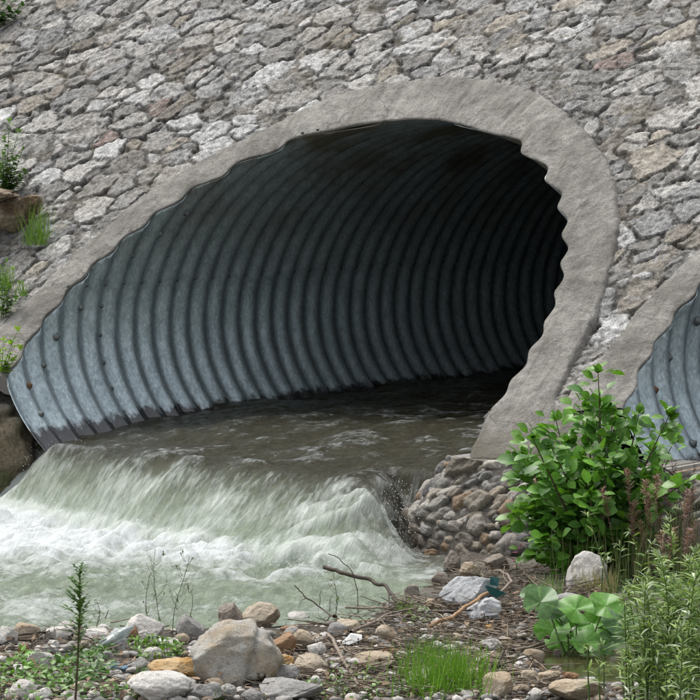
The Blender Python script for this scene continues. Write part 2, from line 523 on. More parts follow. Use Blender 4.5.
# embankment top and side slopes beyond the masonry
ZT = 3.3; XE = 14.0
YT = Y0 + COT * ZT
tx = axis([(-300, -40, 20), (-40, 40.1, 2), (40, 301, 20)]); ty = axis([(YT - .12, 7.0, .3)])
X, Y = np.meshgrid(tx, ty, indexing='ij')
Z = ZT + 0.03 + 0.05 * fbm(X * .5, Y * .5, seed=21); Z[:, 0] = ZT - .45; Y[:, 0] = YT - .02
tag(link('embankment_top_ground', mesh_np('embankment_top_ground', np.stack([X, Y, Z], -1), grid_faces(len(tx), len(ty))), M_GRASSLAND), kind='structure')
bx = axis([(-300, -40, 20), (-40, -4, 1), (-4, 9, .1), (9, 40, 1), (40, 301, 20)]); by = axis([(6.6, 12.2, .1), (12.2, 30, 2), (30, 301, 20)])
X, Y = np.meshgrid(bx, by, indexing='ij')
Z = np.maximum(ZT + .04 - np.maximum(Y - 6.8, 0) * .8, -.75) + .05 * fbm(X * .8, Y * .8, seed=23)
Fq = grid_faces(len(bx), len(by)); V = np.stack([X, Y, Z], -1).reshape(-1, 3)
tag(link('upstream_ground', mesh_np('upstream_ground', V, Fq), M_GRASSLAND), kind='structure')
for sgn, nm in ((-1, 'hillside'), (1, 'hillside')):
    hx = axis([(0, 4, .5), (4, 30, 2), (30, 301, 20)]) * sgn + sgn * (XE - .05); hs = np.linspace(-1.2, ZT + .05, 14)
    X, Zs = np.meshgrid(hx, hs, indexing='ij')
    Y = Y0 + COT * Zs + 0.15 * fbm(X * .4, Zs, seed=22)
    me = mesh_np(nm, np.stack([X, Y, Zs], -1), grid_faces(len(hx), len(hs)))
    tag(link(nm, me, M_GRASSLAND), kind='structure')

# ------------------------------------------------------------------ culvert section
def sect(phi):
    c, s = np.cos(phi), np.sin(phi)
    rz = np.where(s > 0, RZT, RZB)
    x, z = RX * c, rz * s
    nx, nz = c / RX, s / rz
    n = np.sqrt(nx * nx + nz * nz)
    return x, z, nx / n, nz / n


def corr(y): return AMP * np.cos(2 * np.pi * (y - APH) / PITCHC)


def make_culvert(off, label):
    root = empty('corrugated_culvert', (off, 0, -RZB))
    tag(root, label, 'culvert', 'corrugated steel culverts through the embankment')
    na = 15; LEN = 11.0
    ya = np.arange(-0.5, LEN, PITCHC / na); ph = np.linspace(0, 2 * np.pi, 193)[:-1]
    PH, YA = np.meshgrid(ph, ya, indexing='ij')
    x, z, nx, nz = sect(PH); c = corr(YA)
    for sm in (math.pi - math.asin(.300 / RZT), 1.95, .95): c = c + .007 * sstep(sm - .004, sm + .004, PH)   # lapped plates
    c = c - .010
    V = np.stack([x + nx * c, YA, z + nz * c + RZB], -1).reshape(-1, 3)
    import bmesh
    me = mesh_np('shell', V, grid_faces(len(ph), len(ya), True))
    bm = bmesh.new(); bm.from_mesh(me)
    eps = 0.004
    n = Vector((0, -1 / SL, COT / SL)); p0 = Vector((0, Y0, RZB)) + n * eps
    bmesh.ops.bisect_plane(bm, geom=bm.verts[:] + bm.edges[:] + bm.faces[:], plane_co=p0, plane_no=n, clear_outer=True)
    bmesh.ops.bisect_plane(bm, geom=bm.verts[:] + bm.edges[:] + bm.faces[:], plane_co=Vector((0, -0.02, 0)), plane_no=Vector((0, -1, 0)), clear_outer=True)
    # drop stray islands cut loose at the crown
    dl = [f for f in bm.faces if (lambda c: c.x > 1.3 and c.z - RZB < -.22 and c.y < .16)(f.calc_center_median())]
    bmesh.ops.delete(bm, geom=dl, context='FACES')
    bm.to_mesh(me); bm.free()
    for p in me.polygons: p.use_smooth = True
    sh = link('shell', me, M_STEEL, root)
    md = sh.modifiers.new('plate', 'SOLIDIFY'); md.thickness = 0.006; md.offset = 1.0
    return root


culv1 = make_culvert(0.0, 'large corrugated steel pipe with water pouring out over its lip')
culv2 = make_culvert(DP, 'corrugated steel pipe cut off by the right edge, behind the green shrub')


def bolt_mesh(r=0.0095, h=0.009):
    V, Fc = [], []
    # washer ring + hexagonal head + domed tip, along +z
    prof = [(1.75, 0.0), (1.75, .25), (1.15, .3), (1.1, 1.0), (.85, 1.25), (0.5, 1.3), (.45, 1.7), (.01, 1.75)]
    k = 12
    for (q, t) in prof:
        for i in range(k):
            a = 2 * math.pi * i / k
            V.append((r * q * math.cos(a), r * q * math.sin(a), h * t))
    for j in range(len(prof) - 1):
        for i in range(k):
            Fc.append((j * k + i, j * k + (i + 1) % k, (j + 1) * k + (i + 1) % k, (j + 1) * k + i))
    return mesh_np('bolt', V, Fc, smooth=False)


BM = bolt_mesh(); BM.materials.append(M_BOLT)
BMR = BM.copy(); BMR.materials.clear(); BMR.materials.append(M_RUST)


def put_bolt(root, y, phi, s=1.0, rust=False):
    x, z, nx, nz = sect(np.array(phi)); c = corr(np.array(y)) - 0.001
    o = bpy.data.objects.new('bolt', BMR if rust else BM); COL.objects.link(o); o.parent = root
    o.location = (float(x + nx * c), y, float(z + nz * c) + RZB)
    o.rotation_mode = 'QUATERNION'
    o.rotation_quaternion = Vector((-float(nx), 0, -float(nz))).to_track_quat('Z', 'Y')
    o.scale = (s, s, s)


def pipe_hit(u, v, off=0.0):
    d = ray(u, v); o = CAM - np.array([off, 0, 0]); best = None
    t = np.linspace(15, 40, 4000)
    P = o + d[None] * t[:, None]
    rz = np.where(P[:, 2] > 0, RZT, RZB)
    f = (P[:, 0] / RX) ** 2 + (P[:, 2] / rz) ** 2 - 1
    i = np.where((f[:-1] < 0) & (f[1:] >= 0) & (P[:-1, 1] > -.1))[0]
    if len(i) == 0: return None
    q = P[i[0]]
    return q[1], math.atan2(q[2] / rz[i[0]], q[0] / RX)


zs = 0.300
phs = math.pi - math.asin(zs / RZT)
for k in range(-2, 24):
    put_bolt(culv1, APH + PITCHC * k, phs, 0.85)
for (u, v) in [(102, 307), (101.5, 335), (105, 362), (112, 387), (223, 179), (209, 197), (196, 214), (183, 236), (172, 257), (162, 282)]:
    h = pipe_hit(u, v)
    if h: put_bolt(culv1, APH + PITCHC * round((h[0] - APH) / PITCHC), h[1], 0.9)
for (u, v, s, r) in [(78, 307, 1.3, 0), (41, 366, 1.2, 0), (27, 387, 1.3, 1), (39, 416, 1.2, 0), (54, 337, 1.5, 0), (131, 255, 1.5, 0), (158, 232, 1.5, 0), (185, 211, 1.6, 0)]:
    h = pipe_hit(u, v)
    if h: put_bolt(culv1, h[0], h[1], s, bool(r))
for k in range(4, 26):
    put_bolt(culv1, APH + PITCHC * k, 1.95, 0.85)
for (u, v) in [(363, 185), (378, 168), (396, 156), (414, 146), (302, 131), (325, 143), (350, 138), (269, 168), (287, 152)]:
    h = pipe_hit(u, v)
    if h: put_bolt(culv1, h[0], h[1], 0.9)
for (u, v, s, r) in [(697, 321, 1.8, 0), (672, 358, 1.7, 0), (655, 390, 1.4, 1), (690, 446, 1.6, 0)]:
    h = pipe_hit(u, v, DP)
    if h: put_bolt(culv2, h[0], h[1], s, bool(r))
for k in range(0, 5):
    put_bolt(culv2, APH + PITCHC * k, phs, 0.85)

# ------------------------------------------------------------------ collar outlines in the plane (x, z)
OUT1 = np.array([(-2.17, -.30), (-2.17, -0.101), (-2.10, 0.053), (-1.995, 0.371), (-1.866, 0.622), (-1.706, 0.89), (-1.476, 1.085), (-1.218, 1.248), (-0.964, 1.418), (-0.673, 1.542), (-0.337, 1.607), (0.016, 1.644), (0.421, 1.603), (0.817, 1.512), (1.077, 1.399), (1.361, 1.245), (1.603, 1.065), (1.79, 0.861), (1.912, 0.66), (1.999, 0.464), (2.064, 0.272), (2.10, 0.11), (2.10, -0.051), (2.12, -0.195), (2.2, -.35), (2.2, -.56)])


def inner_r(th, off_y=0.0):
    """outermost distance, in the revetment plane (x,z), at which the ray leaves the corrugated pipe"""
    r = np.linspace(0.9, 2.4, 1500)
    TH, R = np.meshgrid(th, r, indexing='ij')
    x, z = R * np.cos(TH), R * np.sin(TH)
    y = np.maximum(Y0 + COT * z, -0.02)
    rz = np.where(z > 0, RZT, RZB)
    e = np.sqrt((x / RX) ** 2 + (z / rz) ** 2)
    gl = np.sqrt((x / RX ** 2) ** 2 + (z / rz ** 2) ** 2) / np.maximum(e, 1e-6)
    fc = sstep(.22, .62, np.abs(np.cos(TH))); inside = (e - 1) / gl < corr(y) * fc - (1 - fc) * AMP * .8
    last = inside.shape[1] - 1 - inside[:, ::-1].argmax(1)
    return r[last]


def outer_r(th):
    a = np.arctan2(OUT1[:, 1], OUT1[:, 0]); a = np.where(a < -np.pi / 2, a + 2 * np.pi, a)
    rr = np.hypot(OUT1[:, 0], OUT1[:, 1])
    i = np.argsort(a)
    return np.interp(th, a[i], rr[i])


TH0, TH1 = -0.185, math.pi + 0.135


def make_collar(off, parent, proud, label, seed):
    th = np.linspace(TH0, TH1, 900)
    ri = inner_r(th)
    kk = np.exp(-.5 * (np.arange(-24, 25) * (th[1] - th[0]) / .0145) ** 2); kk /= kk.sum()
    ri = np.convolve(np.pad(ri, 24, mode='edge'), kk, 'valid') - .007 - .013 * sstep(1.45, 1.1, th)
    ro = outer_r(th) * (1 + 0.006 * fbm(th * 9, th * 0, seed=seed, oct=4)) + 0.012 * fbm(th * 30, th * 0, seed=seed + 5, oct=3)
    ts = np.linspace(0, 1, 26)
    rows = []
    for d in (0.035, 0.02, 0.006):                  # return into the opening
        rows.append((ri + 0.004 + d, np.full_like(ri, -1.0 - d)))
    for t in ts:
        r = ri + (ro - ri) * t
        x, z = r * np.cos(th), r * np.sin(th)
        h = proud + 0.012 * fbm(x * 4 + off, z * 4 * SL / COT, seed=31, oct=4) + 0.010 * np.sin(np.pi * min(t, .9)) + 0.011 * fbm(th * 26, r * 3.0 + off, seed=33, oct=3) * min(1, t * 5) + 0.005 * fbm(x * 18, z * 18, seed=34, oct=3)
        if t == 0: h = h - 0.004
        h = h - .035 * (1 - sstep(TH0, TH0 + .06, th))
        if t > 0.93: h = h - 0.05 * ((t - .93) / .07) ** 2
        rows.append((r, h))
    rows.append((ro + 0.01, np.full_like(ro, -0.10)))
    Vs = []
    for r, h in rows:
        x, z = r * np.cos(th), r * np.sin(th)
        y = Y0 + COT * z
        if h[0] <= -1: y = y + (-1.0 - h); h = h * 0   # the return runs along the pipe axis, just outside the steel
        Vs.append(np.stack([x + off, y + NPL[1] * h, z + NPL[2] * h], -1))
    V = np.stack(Vs, 1)
    me = mesh_np('concrete_collar', V, grid_faces(V.shape[0], V.shape[1]))
    o = link('concrete_collar', me, M_CON, parent)
    o['label'] = label
    return o


wall = empty('stone_embankment_wall', (0, 0, 0))
tag(wall, 'sloping rubble stone embankment wall with concrete rings round two pipe openings', 'stone wall')
make_collar(0.0, wall, 0.022, 'concrete ring round the whole pipe opening in the middle', 41)
make_collar(DP, wall, 0.017, 'concrete ring round the pipe opening cut off at the right', 47)

# concrete apron that joins the two rings at the foot
ax = np.linspace(1.62, DP - 1.60, 130); az = np.linspace(-0.60, 0.02, 70)
X, Zp = np.meshgrid(ax, az, indexing='ij')
U01 = (X - ax[0]) / (ax[-1] - ax[0]); zz_ = -.552 + (Zp + .60) / .62 * .37
X = (np.interp(zz_, [-.56, -.45, -.33, -.2], [1.77, 1.72, 1.71, 1.78]) + .012 * fbm(zz_ * 12, zz_ * 0, seed=63)) * (1 - U01) + np.interp(zz_, [-.56, -.3, -.18], [2.60, 2.58, 2.54]) * U01
topz = -0.185 + 0.035 * fbm(X * 5, X * 0, seed=61) + 0.02 * np.sin(X * 9)
Zp = -0.552 + (Zp + 0.60) / 0.62 * (topz + 0.552)
h = 0.012 + 0.016 * fbm(X * 4, Zp * 5, seed=62, oct=4)
edge = np.minimum(np.linspace(0, 1, 70)[None] * 0 + 1, 1)
h = h - 0.06 * (1 - sstep(0, .05, topz - Zp)) - 0.05 * (1 - sstep(0, .03, Zp + .552)) - 0.05 * (1 - sstep(0, .05, X - X[:1] + .004))
V = np.stack([X, Y0 + COT * Zp + NPL[1] * h, Zp + NPL[2] * h], -1)
bot = V[:, :1].copy(); bot[:, 0, 1] += 0.35; top = V[:, -1:].copy(); top[:, 0] -= NPL * 0.1
V = np.concatenate([bot, V, top], 1)
lft = V[:1].copy(); lft[..., 1] += .45; V = np.concatenate([lft, V], 0)
o = link('concrete_apron', mesh_np('concrete_apron', V, grid_faces(V.shape[0], V.shape[1])), M_CON, wall)


# ------------------------------------------------------------------ masonry
def masonry(parent):
    xs = axis([(-XE, -7, .06), (-7, -4.7, .02), (-4.7, 3.3, .0075), (3.3, 7, .02), (7, XE + .05, .06)])
    ss = axis([(-0.7 / (1 / SL), 2.62 * SL, .0095), (2.62 * SL, ZT * SL + .02, .03)])
    X, Sg = np.meshgrid(xs, ss, indexing='ij'); sh = X.shape
    x = X.ravel(); s = Sg.ravel()
    # warp
    wx = x + 0.032 * fbm(x * 7, s * 7, seed=71, oct=3) + 0.012 * fbm(x * 28, s * 28, seed=73, oct=2)
    ws = s + 0.032 * fbm(x * 7, s * 7, seed=72, oct=3) + 0.012 * fbm(x * 28, s * 28, seed=74, oct=2)
    # skewed, stretched stone space
    a = math.radians(38); p = (wx * math.cos(a) + ws * math.sin(a)) / 1.42; q = (-wx * math.sin(a) + ws * math.cos(a)) * 1.0

    def voro(p, q, cell, seed, wspread):
        ci, cj = np.floor(p / cell), np.floor(q / cell)
        f1 = np.full(p.shape, 1e9); f2 = f1.copy(); bi = np.zeros(p.shape); bj = np.zeros(p.shape); b1 = np.zeros(p.shape); b2 = np.zeros(p.shape)
        zz = np.zeros_like(p)
        for di in (-2, -1, 0, 1, 2):
            for dj in (-2, -1, 0, 1, 2):
                I, J = ci + di, cj + dj
                jx = _hash(I, J, zz, seed); jy = _hash(I, J, zz + 1, seed); w = _hash(I, J, zz + 2, seed)
                sx, sy = (I + jx) * cell, (J + jy) * cell
                d = np.hypot(p - sx, q - sy) - cell * wspread * (w - .5)
                up = d < f1
                f2 = np.where(up, f1, np.minimum(f2, d))
                bi = np.where(up, I, bi); bj = np.where(up, J, bj); b1 = np.where(up, p - sx, b1); b2 = np.where(up, q - sy, b2)
                f1 = np.where(up, d, f1)
        return f2 - f1, bi, bj, b1, b2

    e, bi, bj, d1, d2 = voro(p, q, 0.138, 81, 0.9)
    zz = np.zeros_like(p)
    R = [_hash(bi, bj, zz + k, 91) for k in range(8)]
    gap = 0.008 + 0.010 * _hash(bi, bj, zz + 9, 91) + 0.010 * fbm(x * 6, s * 6, seed=105, oct=2)
    mask = sstep(gap * .55, gap * .55 + 0.011, e)
    hs = -.022 * (1 - mask) + mask * (0.012 + 0.009 * R[0]) + mask * (d1 * (R[1] - .5) + d2 * (R[2] - .5)) * 0.20
    # a facet break across each stone
    ang = R[3] * 6.283
    fc = d1 * np.cos(ang) + d2 * np.sin(ang)
    hs = hs - mask * 0.12 * np.maximum(fc - 0.02, 0)
    e3, fi, fj, k1, k2 = voro(p * 1.1 + 7.7 + .5 * R[6], q + 4.1 + .5 * R[7], 0.062, 87, 0.5)
    K = [_hash(fi, fj, zz + k, 103) for k in range(4)]
    fac = (K[0] - .5) * .009 + (k1 * (K[1] - .5) + k2 * (K[2] - .5)) * .42
    fac = fac * (.5 + .5 * sstep(0, .012, e3))
    hs = hs + mask * (fac + 0.010 * fbm(x * 22, s * 22, seed=92, oct=3, gain=.6))
    e2, ci, cj, g1, g2 = voro(p + 3.3, q + 1.7, 0.058, 85, 0.6)
    Q = [_hash(ci, cj, zz + k, 97) for k in range(5)]
    m2 = sstep(0.002, 0.009, e2) * (Q[0] > 0.30)
    hc = -.014 + m2 * (0.014 + 0.014 * Q[1]) + m2 * 0.008 * fbm(x * 30, s * 30, seed=94, oct=3)
    mort = -0.001 + 0.021 * fbm(x * 4, s * 4, seed=95, oct=3) + 0.012 * fbm(x * 45, s * 45, seed=96, oct=3)
    low = np.maximum(hc - 0.002, mort)
    h = np.maximum(hs, low)
    isS = (hs > low).astype(float); isC = ((hc - .002 > mort) & (hs <= low)).astype(float)

    def tint(R):
        g = 0.15 + 0.18 * R[4] ** 1.4
        warm = R[5] if len(R) > 5 else R[3]
        c = np.stack([g * 1.03, g * 1.0, g * 0.945], -1)
        c = np.where((warm > .72)[:, None], np.stack([g * 1.14, g * 1.14, g * 1.12], -1), c)
        c = np.where((warm < .12)[:, None], np.stack([g * .95, g * .87, g * .75], -1), c)
        c = np.where((warm < .004)[:, None], np.stack([g * 1.0, g * .80, g * .72], -1), c)
        return c
    cs = tint(R); cc = tint([Q[0], Q[1], Q[2], Q[3], Q[4]]) * 0.85
    mc = np.array([0.175, 0.165, 0.145])[None] * (0.75 + 0.5 * vn(x * 20, s * 20, seed=99))[:, None]
    soil_shade = (sstep(-0.016, 0.012, h) * (1 - isS) + isS * sstep(-.002, .022, e - gap * .55))[:, None]       # dark joint soil, plus crevice shade painted into the stone colour
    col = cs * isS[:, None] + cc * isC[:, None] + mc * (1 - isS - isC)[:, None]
    col = col * (0.16 + 0.84 * soil_shade)
    h = h - 0.022
    # plane position
    z = s / SL; y = Y0 + COT * z
    V = np.stack([x, y + NPL[1] * h, z + NPL[2] * h], -1)
    Fq = grid_faces(*sh)
    def hole(off):
        th = np.arctan2(z, x - off); th = np.where(th < -np.pi / 2, th + 2 * np.pi, th)
        r = np.hypot(x - off, z)
        lim = outer_r(th) - 0.07
        lower = (z < -0.2) & (np.abs(x - off) < 2.1)
        return (r < lim) | lower
    bad = hole(0) | hole(DP) | ((x > 1.5) & (x < DP - 1.5) & (z < -0.26))
    keep = ~bad[Fq].any(1)
    V, Fq, col = compact(V, Fq[keep], col)
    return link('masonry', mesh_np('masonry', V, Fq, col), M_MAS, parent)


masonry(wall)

# ------------------------------------------------------------------ cobble footing under the concrete
def footing():
    def plan(poly, t):
        poly = np.array(poly); L = np.r_[0, np.cumsum(np.hypot(*np.diff(poly, axis=0).T))]
        return np.stack([np.interp(t * L[-1], L, poly[:, k]) for k in (0, 1)], -1), L[-1]
    top = [(1.72, 1.2), (1.66, .1), (1.60, -.22), (1.78, -.36), (2.3, -.37), (3.2, -.36), (4.6, -.36)]
    mid = [(1.70, 1.2), (1.52, .1), (1.42, -.36), (1.56, -.60), (2.35, -.66), (3.2, -.62), (4.6, -.62)]
    bot = [(1.70, 1.2), (1.60, .1), (1.58, -.45), (1.76, -.78), (2.5, -.84), (3.2, -.82), (4.6, -.82)]
    nt_, nh = 620, 190
    t = np.linspace(0, 1, nt_); hh = np.linspace(0, 1, nh)
    A = np.array([plan(P, t)[0] for P in (top, mid, bot)])
    T, Hh = np.meshgrid(t, hh, indexing='ij')
    w0 = np.clip(1 - Hh * 2, 0, 1); w2 = np.clip(Hh * 2 - 1, 0, 1); w1 = 1 - w0 - w2
    B = w0[..., None] * A[0][:, None] + w1[..., None] * A[1][:, None] + w2[..., None] * A[2][:, None]
    Zb = -0.525 - Hh * 0.62
    P = np.concatenate([B, Zb[..., None]], -1)
    du = np.gradient(P, axis=0); dv = np.gradient(P, axis=1)
    n = np.cross(du, dv); n /= np.linalg.norm(n, axis=-1, keepdims=True) + 1e-9
    if n[300, 90, 1] > 0: n = -n
    # cobbles: 3D points near the surface, rounded ellipsoids of several sizes
    L = plan(mid, np.array([0.]))[1]
    u = T * L; v = Hh * 0.72
    wu = u + .012 * fbm(u * 12, v * 12, seed=3); wv = v + .012 * fbm(u * 12, v * 12, seed=4)
    h = np.zeros_like(u); col = np.zeros(u.shape + (3,)); col[:] = (0.052, 0.046, 0.037)
    mort = 0.010 * fbm(u * 14, v * 14, seed=5, oct=4)
    h = mort.copy()
    r_ = np.random.default_rng(5)
    pts = []
    pal = np.array([(.29, .27, .24), (.22, .215, .20), (.17, .165, .155), (.11, .105, .10), (.34, .31, .27), (.20, .17, .13), (.23, .20, .16), (.24, .17, .11), (.17, .15, .12), (.21, .20, .18), (.25, .23, .2), (.14, .13, .115)])
    for tries in range(9000):
        big = r_.random()
        a = 0.034 + 0.062 * big ** 1.9; b = a * r_.uniform(.5, .85)
        if tries > 6000: a *= .55; b *= .55
        cu, cv = r_.uniform(0.6, L), r_.uniform(-.02, .72)
        if any((cu - p[0]) ** 2 + (cv - p[1]) ** 2 * 1.5 < (a * .72 + p[2] * .72) ** 2 for p in pts): continue
        pts.append((cu, cv, a, b))
    for (cu, cv, a, b) in pts:
        th = r_.normal(0, .55)
        m = (np.abs(u - cu) < a * 1.3) & (np.abs(v - cv) < a * 1.3)
        if not m.any(): continue
        x, y = wu[m] - cu, wv[m] - cv
        xr, yr = x * np.cos(th) + y * np.sin(th), -x * np.sin(th) + y * np.cos(th)
        pw = r_.uniform(2.2, 4.5)
        e = (np.abs(xr / a) ** pw + np.abs(yr / b) ** pw)
        hc = np.sqrt(np.clip(1 - e, 0, 1)) * b * r_.uniform(.55, 1.0) - 0.002 + r_.uniform(-.012, .01)
        hc = hc + .017 * fbm(xr * 24 + cu * 9, yr * 24, seed=8, oct=3) + (xr * r_.uniform(-.2, .2) + yr * r_.uniform(-.2, .2))
        up = (hc > h[m]) & (e < 1)
        hm = h[m]; hm[up] = hc[up]; h[m] = hm
        c = pal[r_.integers(len(pal))] * r_.uniform(.55, 1.3)
        if cv > .5: c = c * np.array([.66, .62, .56])     # wet, silted lower courses
        cm = col[m]; cm[up] = c; col[m] = cm
    fade = sstep(0, .03, Hh)
    P = P + n * (h * fade)[..., None]
    return P, col, nt_, nh


P, c_, a_, b_ = footing()
capr = P[:, :1].copy(); capr[:, 0, 1] += 0.6; capr[:, 0, 2] += .0
P = np.concatenate([capr, P], 1); c_ = np.concatenate([c_[:, :1], c_], 1)
foot = link('cobble_footing', mesh_np('cobble_footing', P, grid_faces(a_, b_ + 1), c_.reshape(-1, 3)), M_COB)
tag(foot, 'cobblestone footing under the concrete right of the waterfall', 'footing')


# ------------------------------------------------------------------ rough lumps (rocks, banks)
import bmesh


def ico(sub):
    bm = bmesh.new(); bmesh.ops.create_icosphere(bm, subdivisions=sub, radius=1.0)
    V = np.array([v.co[:] for v in bm.verts]); Fc = np.array([[v.index for v in f.verts] for f in bm.faces]); bm.free()
    return V, Fc


ICO = {k: ico(k) for k in (1, 2, 3, 4, 5)}


def lump(size, seed, sub=4, rough=0.16, cuts=7, boxy=0.0, fine=.08, cutlo=.5):
    V, Fc = ICO[sub]; V = V.copy()
    if boxy:
        m = np.abs(V).max(1, keepdims=True); V = V * (1 - boxy) + (V / m) * boxy * .82
    r = np.random.default_rng(seed)
    D = V / np.linalg.norm(V, axis=1, keepdims=True)
    for _ in range(cuts):
        n = r.normal(size=3); n /= np.linalg.norm(n); d = r.uniform(cutlo, .92)
        s = V @ n - d
        V = V - np.where(s > 0, s, 0)[:, None] * n * .86
    o = r.uniform(-50, 50, 3)
    k = 1 + rough * fbm(D[:, 0] * 1.4 + o[0], D[:, 1] * 1.4 + o[1], D[:, 2] * 1.4 + o[2], seed, 3) + fine * fbm(D[:, 0] * 6 + o[0], D[:, 1] * 6 + o[1], D[:, 2] * 6 + o[2], seed + 3, 4, .6)
    V = V * k[:, None]
    mn, mx = V.min(0), V.max(0)
    V = (V - (mn + mx) / 2) / (mx - mn)
    return V * np.array(size), Fc


def rock(u, vb, w, h, mat, label, seed, tilt=0.0, rough=.16, cuts=7, boxy=0.0, dscale=.85, sink=.18, group=None, name='rock', sub=5, P=None, group_ok=True, rx=0.0):
    if P is None: P = at(u, vb)
    mpp = depth(P) / F
    W, H = w * mpp, h * mpp / (1 - sink)
    Dp = max(W * dscale, H * .8)
    V, Fc = lump((W, Dp, H), seed, sub, rough * 1.25, cuts + 2, boxy)
    me = mesh_np(name, V, Fc)
    o = link(name, me, ROCKM[mat])
    o.rotation_euler = Euler((rx, tilt, YAW), 'XYZ')
    o.location = (P[0] + VR[0] * Dp * .35, P[1] + VR[1] * Dp * .35, P[2] + H * (.5 - sink))
    tag(o, label, 'rock', group)
    return o


